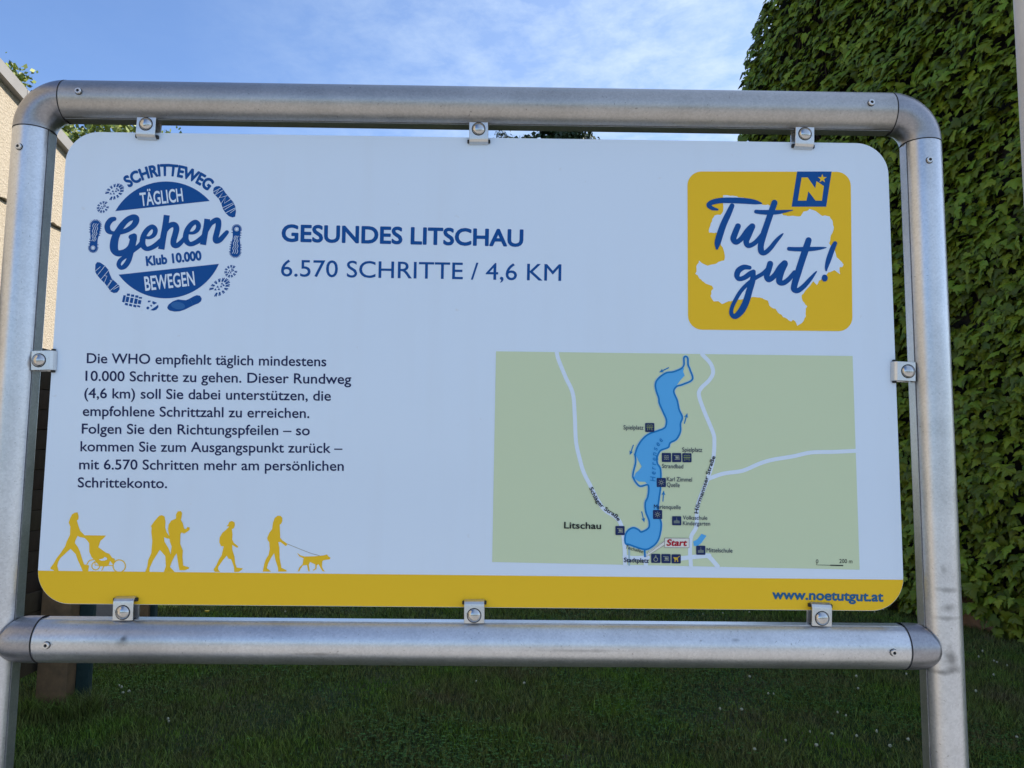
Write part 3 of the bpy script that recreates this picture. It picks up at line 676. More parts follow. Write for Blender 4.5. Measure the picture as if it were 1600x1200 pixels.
put('walker_silhouette', [poly_data([(65,975),(95,900),(110,800),(155,700),(170,520),(155,380),(160,330),(150,300),(200,230),(270,150),(310,140),(350,160),(365,240),(360,320),(380,390),(420,450),(430,490),(380,480),(340,465),(350,530),(410,630),(440,720),(440,800),(430,900),(470,945),(500,975),(340,975),(370,890),(360,740),(280,650),(230,730),(180,810),(130,920),(130,975)], q, 1)], I_YEL)
put('walker_silhouette', [poly_data([(520,190),(520,130),(545,85),(590,80),(610,110),(600,180),(590,210),(620,260),(640,340),(670,345),(685,315),(720,320),(720,355),(690,380),(640,410),(600,395),(585,420),(580,560),(620,660),(615,750),(625,880),(715,910),(710,925),(650,950),(570,950),(560,900),(535,740),(530,700),(500,740),(460,820),(430,900),(400,975),(380,900),(440,720),(455,600),(430,530),(420,440),(402,350),(410,280),(450,220)], q, 2)], I_YEL)
put('walker_silhouette', [poly_data([(1070,940),(1110,880),(1150,790),(1190,730),(1220,600),(1180,595),(1155,540),(1160,470),(1200,400),(1260,350),(1300,310),(1262,300),(1285,280),(1300,240),(1340,225),(1380,245),(1385,290),(1370,330),(1340,345),(1350,420),(1345,500),(1370,550),(1430,595),(1430,618),(1400,612),(1345,575),(1345,640),(1380,760),(1390,850),(1410,910),(1500,922),(1490,940),(1440,975),(1375,975),(1370,900),(1330,790),(1290,780),(1265,735),(1210,800),(1140,900),(1135,935),(1165,975),(1090,975)], q, 1)], I_YEL)
q = Q((400, 790, 10.907))
put('walker_silhouette', [poly_data([(115,1125),(140,1000),(165,920),(215,840),(235,740),(225,620),(200,590),(190,550),(230,460),(275,400),(290,290),(320,210),(370,172),(420,175),(450,210),(448,270),(425,315),(405,320),(410,440),(415,550),(450,590),(540,655),(510,690),(470,660),(420,620),(380,620),(400,720),(405,900),(435,1060),(520,1100),(520,1125),(380,1125),(375,1060),(330,920),(310,810),(270,870),(210,980),(185,1065),(260,1125)], q, 1)], I_YEL)
put('dog_silhouette', [poly_data([(700,805),(760,848),(830,868),(1000,863),(1150,848),(1210,833),(1240,870),(1270,885),(1260,915),(1150,930),(1130,950),(1125,1040),(1150,1095),(1180,1120),(1135,1120),(1100,1060),(1070,1000),(1040,1010),(1030,1080),(975,1110),(970,1095),(1012,1068),(1010,1000),(920,960),(900,1010),(918,1120),(893,1120),(870,1010),(800,1020),(755,1080),(740,1120),(712,1120),(742,1050),(795,1000),(810,895),(740,865)], q, 1)], I_YEL)
put('leash', [stroke_data([(540,655),(700,720),(850,780),(960,820),(1080,850)], q, 1, 4)], ink('leash grey', (.3, .28, .2)))

# round badge
q = Q((120, 240, 4.614)); C0 = (645, 622); RR = 418
def arc_poly(a, b):
    aa = math.atan2(a[1]-C0[1], a[0]-C0[0]); ab = math.atan2(b[1]-C0[1], b[0]-C0[0]); ra = math.dist(a, C0); rb = math.dist(b, C0)
    if ab < aa: ab += 2*math.pi
    return [(C0[0]+(ra+(rb-ra)*t)*math.cos(aa+(ab-aa)*t), C0[1]+(ra+(rb-ra)*t)*math.sin(aa+(ab-aa)*t)) for t in (i/40 for i in range(41))]
put('badge_segment', [poly_data(arc_poly((278, 415), (958, 342)), q, 1)], I_BLUE)
put('badge_segment', [poly_data(arc_poly((1025, 795), (302, 873)), q, 1)], I_BLUE)
arc = [(C0[0]+464*math.sin(rad(a)), C0[1]-464*math.cos(rad(a))) for a in np.linspace(-35.6, 40.2, 24)]
put('badge_text', [text_path('SCHRITTEWEG', arc, 79, q, 1, bold=.046)], I_BLUE)
put('badge_text', [text_data('TÄGLICH', (463, 379), (770, 343), 92, q, 3, bold=.020)], I_WHT)
put('badge_text', [text_data('BEWEGEN', (496, 988), (855, 948), 98, q, 3, bold=.020)], I_WHT)
put('badge_text', [text_data('Klub 10.000', (502, 808), (902, 765), 64, q, 1, bold=.045)], I_BLUE)
qa = Q((155, 325, 12)); qb = Q((245, 325, 12))
e1 = [(860,552,28),(950,556,30),(1030,500,42),(1053,410,46),(1000,353,44),(920,395,48),(850,490,52),(815,600,54),(822,700,54),(890,765,43),(990,740,45),(1090,675,48),(1160,600,40)]
G_ = [stroke_data([(285,205,40),(225,225,50),(170,290,53),(152,360,53),(175,430,50),(240,466,34),(320,466,34),(430,450,42),(540,408,46),(640,335,52),(692,250,58),(688,190,58),(630,178,56),(540,215,52),(450,300,55),(370,420,62),(305,550,72),(278,680,77),(285,780,75),(340,845,60),(430,845,58),(530,800,58),(600,720,60),(640,600,65),(650,540,58)], qa, 1),
    stroke_data([(597,545,46),(655,530,54)], qa, 1), stroke_data([(650,540,60),(632,680,56),(598,800,58),(578,900,52),(545,1000,50),(480,1090,48),(410,1122,38),(367,1070,42),(385,1000,40),(440,945,38),(530,880,42),(640,795,42),(760,700,42),(820,610,45)], qa, 1),
    stroke_data(e1, qa, 1), stroke_data([(1268,135,57),(1240,340,57),(1200,560,57),(1165,775,60)], qa, 1, flat=True),
    stroke_data([(120,520,30),(190,385,45),(270,318,50),(340,322,54),(368,390,57),(345,500,56),(315,610,56),(322,690,55),(390,700,48),(470,630,42),(540,540,38)], qb, 1),
    stroke_data([(a-270, b-88, w) for a, b, w in e1], qb, 1), stroke_data([(948,207,55),(930,350,55),(900,500,55),(868,690,57)], qb, 1, flat=True),
    stroke_data([(950,420,30),(1010,300,42),(1090,238,50),(1150,240,54),(1155,340,54),(1125,470,54),(1102,570,54),(1115,620,50),(1180,602,48),(1250,530,45),(1315,455,38)], qb, 1)]
put('badge_script', G_, I_BLUE)
# shoe prints round the badge
def lugs(cx, cy, rx, ry, rot, q, n=14, heel=False):
    parts = []; r = rad(rot)
    def loc(u, v): return (cx+u*math.cos(r)-v*math.sin(r), cy+u*math.sin(r)+v*math.cos(r))
    for i in range(n):
        t = 2*math.pi*(i+.5)/n; c_, s_ = math.cos(t), math.sin(t); w = .5*math.pi*(rx+ry)/n*.36
        tx, ty = -s_*rx, c_*ry; tl = math.hypot(tx, ty); tx /= tl; ty /= tl
        if abs(t-(math.pi if not heel else 0)) < .3: continue
        for sg in (-1, 1):
            a = (rx*c_+tx*w*sg, ry*s_+ty*w*sg); b = (rx*.60*c_+tx*w*sg*.45, ry*.60*s_+ty*w*sg*.45)
            parts.append(stroke_data([loc(*a), loc(*b)], q, 1, w*.62, False, flat=True))
        if i % 2 == 0: parts.append(stroke_data([loc(rx*.62*c_-tx*w*.6, ry*.62*s_-ty*w*.6), loc(rx*.62*c_+tx*w*.6, ry*.62*s_+ty*w*.6)], q, 1, w*.6, False, flat=True))
    for u, v in ((-.4, -.1), (-.15, .15), (-.1, -.2), (.15, .05), (.38, .12), (.35, -.18)):
        x, y = loc(u*rx, v*ry); k = ry*.17; parts.append(poly_data([(x-k, y+k*.6), (x+k, y+k*.8), (x+k*.1, y-k)], q, 1))
    return parts
qz = Q((130, 280, 9.225)); put('shoe_print', lugs(452, 182, 150, 100, -35, qz)+lugs(285, 402, 95, 78, -40, qz, 11, True), I_BLUE)
qz = Q((250, 400, 12.3)); put('shoe_print', lugs(1145, 600, 225, 145, -38, qz)+lugs(1362, 295, 130, 115, -40, qz, 11, True), I_BLUE)
def trail(q, heel, fore, hr, fr):
    parts = []; hx, hy = heel; fx, fy = fore; d = np.array([fx-hx, fy-hy], float); L_ = np.linalg.norm(d); d /= L_; nn = np.array([-d[1], d[0]])
    def rr_(t): return hr+(fr-hr)*max(0, min(1, (t-.35)/.5)) - (hr*.12)*math.exp(-((t-.4)/.15)**2)
    body = []
    for i in range(13): t = math.pi/2+math.pi*i/12; body.append(np.array(heel)+(d*math.cos(t)+nn*math.sin(t))*hr)
    side1 = [np.array(heel)+d*L_*t-nn*rr_(t) for t in np.linspace(0.05, 1, 10)]
    top = [np.array(fore)+(d*math.cos(t)+nn*math.sin(t))*fr for t in np.linspace(-math.pi/2, math.pi/2, 13)]
    side2 = [np.array(heel)+d*L_*t+nn*rr_(t) for t in np.linspace(1, 0.05, 10)]
    allp = body+side1+top+side2; parts.append(poly_data([tuple(p) for p in allp], q, 1))
    for i in range(0, len(allp), 1):
        if len(body)+3 < i < len(body)+6 or i > len(allp)-6 and i < len(allp)-2: continue
        c_ = (np.array(heel)+np.array(fore))/2; P = allp[i]; t = np.clip(np.dot(P-np.array(heel), d)/L_, 0, 1); cc = np.array(heel)+d*L_*t; o_ = P-cc; o_ /= np.linalg.norm(o_)+1e-9
        parts.append(stroke_data([tuple(P-o_*3), tuple(P+o_*17)], q, 1, 5.5, False, flat=True))
    w = [stroke_data(circ(hx, hy, hr*.5), q, 3, 3.2, closed=True), poly_data(circ(hx, hy, hr*.36), q, 3)]
    for off in (-.42, .0, .42):
        pts = [tuple(np.array(heel)+d*L_*t+nn*(off*rr_(t)+(8 if k % 2 else -8))) for k, t in enumerate(np.linspace(.3, 1.08, 8))]
        w.append(stroke_data(pts, q, 3, 3.6, True))
    return parts, w
for z_, he, fo in (((130, 280, 9.225), (145, 990), (180, 668)), ((320, 280, 9.23), (462, 722), (440, 1048))):
    a, b = trail(Q(z_), he, fo, 56, 72); put('shoe_print', a, I_BLUE); put('shoe_print_tread', b, I_WHT)
qz = Q((320, 280, 9.23))
put('shoe_print', [poly_data([(120,170),(130,125),(165,102),(210,100),(250,125),(300,200),(350,260),(410,330),(443,400),(450,470),(438,540),(400,552),(350,535),(300,490),(262,430),(240,360),(205,290),(160,240),(125,205)], qz, 1)], I_BLUE)
put('shoe_print_tread', [stroke_data([(118,190),(235,128)], qz, 3, 3.5, False), stroke_data([(160,205),(200,160)], qz, 3, 3.2, False), stroke_data([(140,235),(270,155)], qz, 3, 3.5, False), stroke_data([(200,280),(262,195),(215,270),(325,240)], qz, 3, 4, False), stroke_data([(240,352),(300,258),(285,350),(370,295)], qz, 3, 4, False), stroke_data([(250,420),(405,345)], qz, 3, 3.5, False), stroke_data([(290,440),(420,360)], qz, 3, 3.5, False), stroke_data([(295,492),(455,410)], qz, 3, 3.8, False), stroke_data([(372,488),(450,428)], qz, 3, 3.2, False)], I_WHT)
qz = Q((140, 400, 12.63))
put('shoe_print', [poly_data([(110,280),(115,170),(150,120),(210,130),(300,190),(370,270),(400,360),(440,450),(520,520),(590,590),(592,660),(545,720),(480,732),(420,705),(370,630),(300,540),(220,460),(150,380),(115,320)], qz, 1)], I_BLUE)
put('shoe_print_tread', [stroke_data([(115,305),(215,215)], qz, 3, 4.5, False), stroke_data([(155,388),(310,195)], qz, 3, 4.5, False), stroke_data([(225,470),(385,280)], qz, 3, 4.5, False), stroke_data([(290,540),(350,400),(300,390)], qz, 3, 5, False), stroke_data([(345,610),(430,490),(410,480)], qz, 3, 5, False), stroke_data([(365,610),(455,470)], qz, 3, 4, False), stroke_data([(405,690),(570,550)], qz, 3, 5, False), stroke_data([(480,660),(600,590)], qz, 3, 4.5, False)], I_WHT)
grid = []
for i, u in enumerate((-175, -105, -20, 65, 140)):
    for j, v in enumerate((-95, 0, 95)):
        s1 = 30*(1 if i else .8); h1 = (22 if j != 1 else 52)*(1 if 0 < i < 4 else .75); vv = v*(1 if 0 < i < 4 else (.55 if i == 0 else .9)); r_ = rad(12)
        cx_, cy_ = 850+u*math.cos(r_)-vv*math.sin(r_), 880+u*math.sin(r_)+vv*math.cos(r_)
        sk = .14*v/95 if j != 1 else 0
        grid.append(poly_data([(cx_+a*math.cos(r_+sk)-b*math.sin(r_+sk), cy_+a*math.sin(r_+sk)+b*math.cos(r_+sk)) for a, b in ((-s1, -h1), (s1, -h1), (s1, h1), (-s1, h1))], qz, 1))
grid += [poly_data([(1155,880),(1215,885),(1180,915),(1150,915)], qz, 1), poly_data([(1245,890),(1335,925),(1270,960),(1235,930)], qz, 1), poly_data([(1355,960),(1360,1010),(1320,1060),(1265,1078),(1200,1070),(1290,1010)], qz, 1), poly_data([(1195,975),(1215,960),(1240,985),(1215,1005)], qz, 1), poly_data([(1125,1010),(1155,995),(1185,1025),(1155,1058),(1125,1045)], qz, 1)]
put('shoe_print', grid, I_BLUE)
qz = Q((250, 400, 12.3))
put('shoe_print', [poly_data([(140,985),(170,930),(250,870),(350,835),(430,845),(500,850),(560,825),(640,780),(710,752),(770,765),(803,820),(790,870),(740,910),(650,945),(560,990),(480,1030),(380,1063),(280,1068),(190,1050),(150,1020)], qz, 1)], I_BLUE)
put('shoe_print_toe', [poly_data(circ(350, 955, 135, 70, 8), qz, 2)], I_TOE)
put('shoe_print_tread', [stroke_data([(572,828),(612,880),(632,950)], qz, 3, 4)], I_TOE)

# yellow logo
def rounded_quad(a, b, c, d, r):
    pts = [np.array(p, float) for p in (a, b, c, d)]; out = []
    for i in range(4):
        p = pts[i]; p0 = pts[i-1]; p1 = pts[(i+1) % 4]; u = (p0-p)/np.linalg.norm(p0-p); v = (p1-p)/np.linalg.norm(p1-p); c_ = p+u*r+v*r
        for k in range(9):
            t = math.pi/2*k/8; out.append(tuple(c_-v*r*math.cos(t)-u*r*math.sin(t)))
    return out
put('logo_background', [poly_data(rounded_quad((1074, 268), (1329, 268.6), (1332, 517.6), (1075, 515), 22), IDN, 1)], I_YEL)
q = Q((1060, 250, 4.286))
prov = [(300,240),(330,237),(420,250),(560,300),(600,300),(680,350),(700,372),(780,378),(820,378),(840,345),(880,330),(920,340),(950,370),(1010,380),(1035,420),(1040,470),(1015,520),(1010,560),(1050,610),(1060,650),(1102,700),(1095,715),(1078,722),(1080,762),(1042,738),(1000,755),(960,790),(925,835),(900,815),(870,850),(845,880),(825,905),(830,945),(860,980),(850,1010),(850,1050),(830,1090),(795,1108),(768,1068),(755,1080),(700,1050),(665,1020),(650,1000),(605,975),(600,940),(560,925),(500,920),(440,930),(360,940),(290,962),(270,945),(235,945),(215,910),(220,880),(235,860),(220,840),(180,830),(140,790),(115,760),(125,700),(140,675),(190,710),(245,700),(270,680),(305,670),(310,640),(300,600),(280,560),(270,490),(205,485),(205,450),(240,370),(280,370),(300,340),(295,280)]
pj = []; rr = random.Random(4)
for i, a in enumerate(prov):
    b = prov[(i+1) % len(prov)]; k = max(1, int(math.dist(a, b)/14))
    for j in range(k):
        t = j/k; pj.append((a[0]+(b[0]-a[0])*t+rr.uniform(-3.5, 3.5), a[1]+(b[1]-a[1])*t+rr.uniform(-3.5, 3.5)))
put('province_shape', [poly_data(pj, q, 2)], I_WHT)
q = Q((1230, 260, 17.14))
put('emblem_flag', [poly_data([(262,140),(1188,140),(1040,1082),(115,1082)], q, 2)], I_BLUE)
star = [(935+(125 if k % 2 == 0 else 48)*math.sin(math.pi*k/5), 330-(125 if k % 2 == 0 else 48)*math.cos(math.pi*k/5)) for k in range(10)]
put('emblem_letter', [poly_data([(382,300),(545,300),(745,590),(780,400),(978,530),(925,920),(755,920),(562,670),(510,920),(280,920)], q, 3), poly_data(star, q, 3)], I_YEL)
q1 = Q((1090, 300, 8)); q2 = Q((1130, 370, 8.421))
put('logo_script', [stroke_data([(248,222,12),(180,205,24),(135,165,28),(190,128,32),(300,108,34),(450,108,36),(600,115,36),(720,130,28),(795,145,9)], q1, 4),
    stroke_data([(428,175,30),(380,280,37),(320,410,40),(275,540,42),(248,640,38),(240,705,18)], q1, 4),
    stroke_data([(502,430,36),(465,520,38),(445,590,38),(482,630,32),(550,580,32),(620,490,36),(680,432,38)], q1, 4), stroke_data([(680,435,38),(635,540,38),(605,620,36),(630,672,31),(700,648,29),(770,580,28),(830,490,22)], q1, 4),
    stroke_data([(958,138,38),(922,240,38),(870,390,38),(820,540,40),(788,670,38),(795,745,38),(835,763,30),(900,712,29),(980,612,25),(1040,548,16),(1066,522,6)], q1, 4), stroke_data([(728,248,24),(800,255,28),(900,257,30),(1000,255,26),(1100,242,16),(1185,230,5)], q1, 4),
    stroke_data([(345,408,26),(270,402,34),(200,445,38),(178,510,36),(205,555,30),(275,540,32),(350,488,34),(395,462,30)], q2, 4),
    stroke_data([(395,465,30),(385,570,38),(345,700,42),(300,850,44),(240,970,45),(160,1048,36),(108,1020,28),(108,950,26),(145,860,26),(220,730,26),(310,630,26),(420,545,26),(520,485,27),(585,425,28)], q2, 4),
    stroke_data([(615,358,40),(592,440,40),(570,520,38),(602,565,36),(680,505,36),(745,415,42),(805,352,42)], q2, 4), stroke_data([(805,358,44),(765,450,42),(738,540,42),(738,595,40),(790,608,34),(860,560,32),(935,470,28)], q2, 4),
    stroke_data([(1120,48,40),(1085,160,44),(1030,320,44),(980,480,44),(938,620,42),(930,690,40),(980,708,34),(1060,650,31),(1150,548,25),(1222,460,9)], q2, 4), stroke_data([(862,160,26),(950,165,28),(1080,165,30),(1200,160,26),(1300,150,16),(1352,144,5)], q2, 4),
    stroke_data([(1468,88,28),(1430,170,34),(1385,300,34),(1357,395,24),(1352,445,11)], q2, 4), poly_data(circ(1332, 545, 40, 46), q2, 4)], I_BLUE)

# map
put('map_background', [poly_data([(775, 549), (1332, 556.3), (1343, 890), (769, 878)], IDN, 1)], I_GRN)
q6 = Q((860, 530, 5)); q7 = Q((860, 710, 5))
f6 = lambda L_: [(860+a/5, 530+b/5) for a, b in L_]; f7 = lambda L_: [(860+a/5, 710+b/5) for a, b in L_]
roads = [[(869.8,550.8),(873,563),(884,590),(895,615),(898,650),(900,690),(906,718),(912,738),(922,758),(932,778),(944,796),(962,808),(970,819),(974,838),(976,860),(976.5,882)],
    [(1097,554),(1110,568),(1114,582),(1108,594),(1095,607),(1092,618),(1100,642),(1114,676),(1116,690),(1115,712),(1112,728),(1104,752),(1090,790),(1088,822),(1080,838),(1078,860),(1079.5,884)],
    [(1107,748),(1130,740),(1160,735.5),(1185,725),(1206,718.5),(1239,713),(1267,707),(1303,706),(1336.6,704.4)],
    [(1064,872.5),(1080,870.5),(1108,868)], [(1100,867),(1108,870),(1121,884.6)], [(976,870),(990,872),(1012,871)], [(1009,868),(1009,883)]]
for i, r_ in enumerate(roads): put('map_road', [stroke_data(r_, IDN, 2, 3.1 if i < 3 else 3.4)], I_WHT)
put('map_stream', [stroke_data([(983, 853), (983, 882.4)], IDN, 2, 1.5, False)], ink('stream print', (.36, .52, .60)))
right = f6([(835,945),(835,915),(860,870),(920,845),(935,810),(985,780),(1015,720),(1015,660),(1030,610),(1005,550),(990,480),(963,410),(985,370),(1030,355),(1108,315),(1090,240),(1075,200),(1072,150),(1056,135)])
left = f6([(1042,148),(1042,200),(1020,230),(960,255),(900,265),(840,310),(820,350),(825,400),(845,460),(850,500),(880,570),(905,630),(900,680),(880,700),(840,715),(770,740),(720,780),(680,840),(660,900)])
l7 = f7([(660,0),(665,60),(645,150),(650,190),(695,247),(755,237),(767,262),(760,330),(740,380),(745,450),(770,520),(765,575),(710,605),(690,590),(650,572),(610,590),(585,630),(585,692),(620,706),(735,742)])
r7 = f7([(735,742),(800,716),(840,670),(860,600),(865,540),(852,490),(840,420),(850,330),(860,250),(860,120),(835,70),(830,10)])
route = right+left+l7+r7[1:]
lake = f6([(835,945),(835,915),(860,870),(920,845),(935,810),(985,780),(1015,720),(1015,660),(1030,610),(1005,550),(990,480),(963,410),(985,362),(1015,320),(1048,285),(1036,250),(1044,225)])+f6([(1000,240),(960,255),(900,265),(840,310),(820,350),(825,400),(845,460),(850,500),(880,570),(905,630),(900,680),(880,700),(840,715),(770,740),(720,780),(680,840),(660,900)])+f7([(660,0),(672,15),(685,45),(712,95),(690,125),(665,145),(650,185),(690,212),(740,215),(765,240),(767,262),(760,330),(740,380),(745,450),(770,520),(765,575),(710,605),(690,590),(650,572),(610,590),(585,630),(585,692),(620,706),(735,742)])+r7[1:]
put('map_lake', [poly_data(lake, IDN, 3)], I_LAKE)
put('route_halo', [stroke_data(route, IDN, 2, 2.5, closed=True)], I_HALO)
put('route_line', [stroke_data(route, IDN, 4, 1.35, closed=True), stroke_data(f7([(735,740),(738,802)]), IDN, 4, 1.5, False, flat=True)], I_ROUTE)
put('map_pond', [poly_data([(1115,680),(1145,665),(1180,620),(1218,635),(1180,690),(1150,715),(1120,715)], q7, 3)], I_LAKE)
def arrow(a, b, q):
    a = np.array(a, float); b = np.array(b, float); d = (b-a)/np.linalg.norm(b-a); n_ = np.array([-d[1], d[0]])
    return [stroke_data([tuple(a), tuple(b-d*14)], q, 3, 4.2, False, flat=True), poly_data([tuple(b), tuple(b-d*36+n_*15), tuple(b-d*27), tuple(b-d*36-n_*15)], q, 3)]
for a, b, q_ in (((925,222),(848,260),q6), ((1045,660),(1069,578),q6), ((648,825),(620,907),q6), ((878,368),(885,282),q7), ((712,445),(733,532),q7)): put('map_arrow', arrow(a, b, q_), I_ROUTE)
# Start flag
put('start_box', [poly_data([(892,653),(1083,655),(1082,728),(890,726)], q7, 5), poly_data([(893,682),(745,800),(768,758),(893,676)][:0]+[(893,672),(893,704),(745,799),(768,757)], q7, 5)], ink('flag white', (.74, .76, .70)))
put('start_box_outline', [stroke_data([(892,653),(1083,655),(1082,728),(890,726),(891,653)], q7, 6, 1.7, False), stroke_data([(891,676),(772,765),(765,752),(745,800),(892,706)], q7, 6, 1.5, False)], I_GREY)
put('start_text', [text_data('Start', (903, 711), (1062, 713), 47, q7, 7, bold=.035, shear=.2)], I_RED)
for s, a, b, cap, q_, bo in (('Spielplatz', (570,705),(725,707),33,q6,.004), ('Spielplatz', (1028,879),(1184,881),33,q6,.004), ('Strandbad', (870,106),(1036,110),32,q7,.004), ('Karl Zimmel', (908,209),(1104,213),33,q7,.004), ('Quelle', (908,252),(1008,256),33,q7,.004),
        ('Marienquelle', (807,423),(1016,428),32,q7,.004), ('Volksschule', (1033,508),(1224,511),31,q7,.004), ('Kindergarten', (1033,552),(1246,556),31,q7,.004), ('Mittelschule', (1218,763),(1420,767),33,q7,.004), ('Stadtplatz', (573,840),(767,846),34,q7,.022), ('0', (1275.3-860,168*1),(1277.9*1-860,168),6,None,.01)):
    if q_ is None: continue
    put('map_label', [text_data(s, a, b, cap, q_, 6, bold=bo)], I_NAVY)
put('map_label', [text_data('Litschau', (106, 577), (395, 582), 49, q7, 6, bold=.018)], I_BLK)
put('map_label', [text_path('Teichallee', [(583,730),(620,744),(670,757),(720,772)], 26, q7, 6, bold=.004)], I_BLK)
put('map_label', [text_path('Schläger Straße', [(303,262),(322,308),(350,360),(392,410),(440,448),(490,480),(528,522)], 29, q7, 6, bold=.018)], I_BLK)
put('map_label', [text_path('Hörmannser Straße', [(1152,462),(1160,410),(1188,330),(1215,245),(1240,160),(1262,90),(1288,18)], 30, q7, 6, bold=.018)], I_BLK)
hp = [(1023.8,752),(1024,738),(1025,720),(1026,706),(1029,698),(1036,688)]
put('map_label', [text_path('Herrensee', hp, 8.2, IDN, 6, bold=.004, shear=.15, space=1.5)], I_ROUTE)
put('scale_bar', [stroke_data([(1275.6,880.5),(1275.6,882.6),(1297,883.2)], IDN, 3, .35, False), stroke_data([(1297,883.1),(1317.2,883.6)], IDN, 3, .8, False, flat=True), text_data('0', (1274.6, 880), (1278.4, 880), 6, IDN, 3), text_data('200 m', (1311.2, 879.6), (1331.6, 880), 6.2, IDN, 3)], I_BLK)
# pictogram squares
icons = [(1015,668,'play'),(1041,714.8,'swim'),(1057,714.9,'food'),(1073,715.2,'play'),(1033,753.8,'sun'),(1027.2,803.8,'sun'),(1057,813.5,'house'),(968.5,828.8,'food'),(1024.3,872.3,'ring'),(1040.3,872.6,'food'),(1056.2,873,'cart'),(1094.6,859.6,'house')]
M_PIC = ink('pictogram pale', (.32, .36, .30)); M_PICY = ink('pictogram yellow', (.60, .42, .05)); M_PICG = ink('pictogram green', (.2, .26, .12))
for x, y, k in icons:
    put('pictogram_square', [poly_data(rounded_quad((x-7.2, y-7.1), (x+7.2, y-7), (x+7.3, y+7.2), (x-7.1, y+7.1), 1.4), IDN, 5)], I_ICON)
    pa = []; mm = M_PIC
    if k == 'sun':
        mm = M_PIC; pa.append(stroke_data(circ(x, y, 1.9, n=12), IDN, 6, .4, closed=True))
        for i in range(8): t = math.pi*i/4; pa.append(stroke_data([(x+3*math.cos(t), y+3*math.sin(t)), (x+4.6*math.cos(t), y+4.6*math.sin(t))], IDN, 6, .32, False, flat=True))
    elif k == 'play':
        mm = M_PICG; pa += [stroke_data([(x-4.6, y-3.2), (x-2, y-4.2), (x, y-3), (x+2, y-4.2), (x+4.6, y-3.2)], IDN, 6, .5, False), stroke_data([(x-4.6, y-.6), (x+4.6, y-.6)], IDN, 6, .8, False), stroke_data([(x-3, y+1), (x-3.4, y+4)], IDN, 6, .6, False), stroke_data([(x+3, y+1), (x+3.4, y+4)], IDN, 6, .6, False), stroke_data([(x, y-1), (x, y+3)], IDN, 6, .7, False)]
    elif k == 'swim':
        for j in (-2, .5, 3): pa.append(stroke_data([(x-3.5, y+j), (x-1.5, y+j-.9), (x, y+j), (x+1.8, y+j-.9), (x+3.6, y+j)], IDN, 6, .4))
    elif k == 'food':
        pa += [stroke_data([(x-4, y-3.2), (x+3.4, y-3.0), (x+4.2, y+3.2), (x-2.6, y+3)], IDN, 6, .45, False), poly_data([(x-2, y-2), (x+2.6, y-1.6), (x+3, y+2), (x-1.6, y+1.6)], IDN, 6)]
    elif k == 'house':
        pa += [poly_data([(x-4.6, y+4), (x-4.6, y), (x-1.6, y-.4), (x, y-2.4), (x+1.6, y-.4), (x+4.6, y), (x+4.6, y+4)], IDN, 6), stroke_data([(x, y-2.4), (x, y-5)], IDN, 6, .4, False)]; mm = ink('pictogram grey', (.16, .2, .2))
    elif k == 'ring': pa += [stroke_data(circ(x, y+1.6, 3, n=14), IDN, 6, .5, closed=True), stroke_data([(x, y-1.4), (x, y-5)], IDN, 6, .4, False), stroke_data([(x-1.2, y-3.4), (x+1.2, y-3.4)], IDN, 6, .35, False)]
    elif k == 'cart':
        mm = M_PICY; pa += [poly_data([(x-4.6, y-2.6), (x+3, y-2.2), (x+2.6, y+2.6), (x+1, y+1.6), (x-1.6, y+2), (x-3, y+.4)], IDN, 6), stroke_data([(x+3, y-2.4), (x+5, y-4)], IDN, 6, .5, False), stroke_data([(x-1.6, y+2), (x-1.8, y+4.2)], IDN, 6, .7, False), stroke_data([(x+2.2, y+2), (x+2.4, y+4.2)], IDN, 6, .7, False)]
    put('pictogram', pa, mm)

# ------------------------------------------------------------------ clips that hold the panel
def clip_mesh(width, t1, thick=.0026):
    """runs along +T (local X) from the tube to over the panel; front towards -Y; bent lip at the end"""
    prof = [(0, -.0095), (t1-.0085, -.0095), (t1-.0055, -.0090), (t1-.0025, -.0066), (t1-.0006, -.0030), (t1, -.0006)]
    inner = [(t1-.0022, -.0004), (t1-.0034, -.0030), (t1-.0052, -.0056), (t1-.0075, -.0068), (0, -.0069)]
    P = prof+inner; w = width/2; n = len(P)
    vs = [(a, b, -w) for a, b in P]+[(a, b, w) for a, b in P]
    fs = [tuple(range(n)), tuple(range(2*n-1, n-1, -1))]+[(i, i+n, (i+1) % n+n, (i+1) % n) for i in range(n)]
    me = mesh_of(vs, fs); bm = bmesh.new(); bm.from_mesh(me); bmesh.ops.recalc_face_normals(bm, faces=bm.faces)
    bmesh.ops.bevel(bm, geom=[e for e in bm.edges if abs(e.verts[0].co.z-e.verts[1].co.z) < 1e-6 and len(e.link_faces) == 2 and any(len(f.verts) > 4 for f in e.link_faces)], offset=.0004, segments=1, affect='EDGES')
    me = from_bm(bm, angle=20); me.materials.append(M_CLIP); return me
T1 = .031; cm = clip_mesh(.0275, T1); bmh = lathe([(.0092, 0), (.0092, .0008), (.0084, .0022), (.0066, .0036), (.0042, .0045), (.0018, .0049), (0, .005)], 32)
bmh.polygons.foreach_set('use_smooth', [True]*len(bmh.polygons)); bmh.materials.append(M_BOLT)
bring = lathe([(.0100, 0), (.0100, .0004), (.0088, .0005)], 32); bring.materials.append(M_GAP)  # dark ring painted in as the shadow round each bolt head
rub = box((T1-.0045, -.0022, 0), (.0050, .0042, .0335), .001); rub.materials.append(M_RUB)
back = box(((T1-.002)/2, .0098, 0), (T1-.002, .0030, .0275), .0005); back.materials.append(M_CLIP)
shank = box((.010, .002, 0), (.0075, .0155, .0075), .001); shank.materials.append(M_GAP)
fill_ = box((-.0012, -.003, 0), (.0042, .010, .0268)); fill_.materials.append(M_GAP)
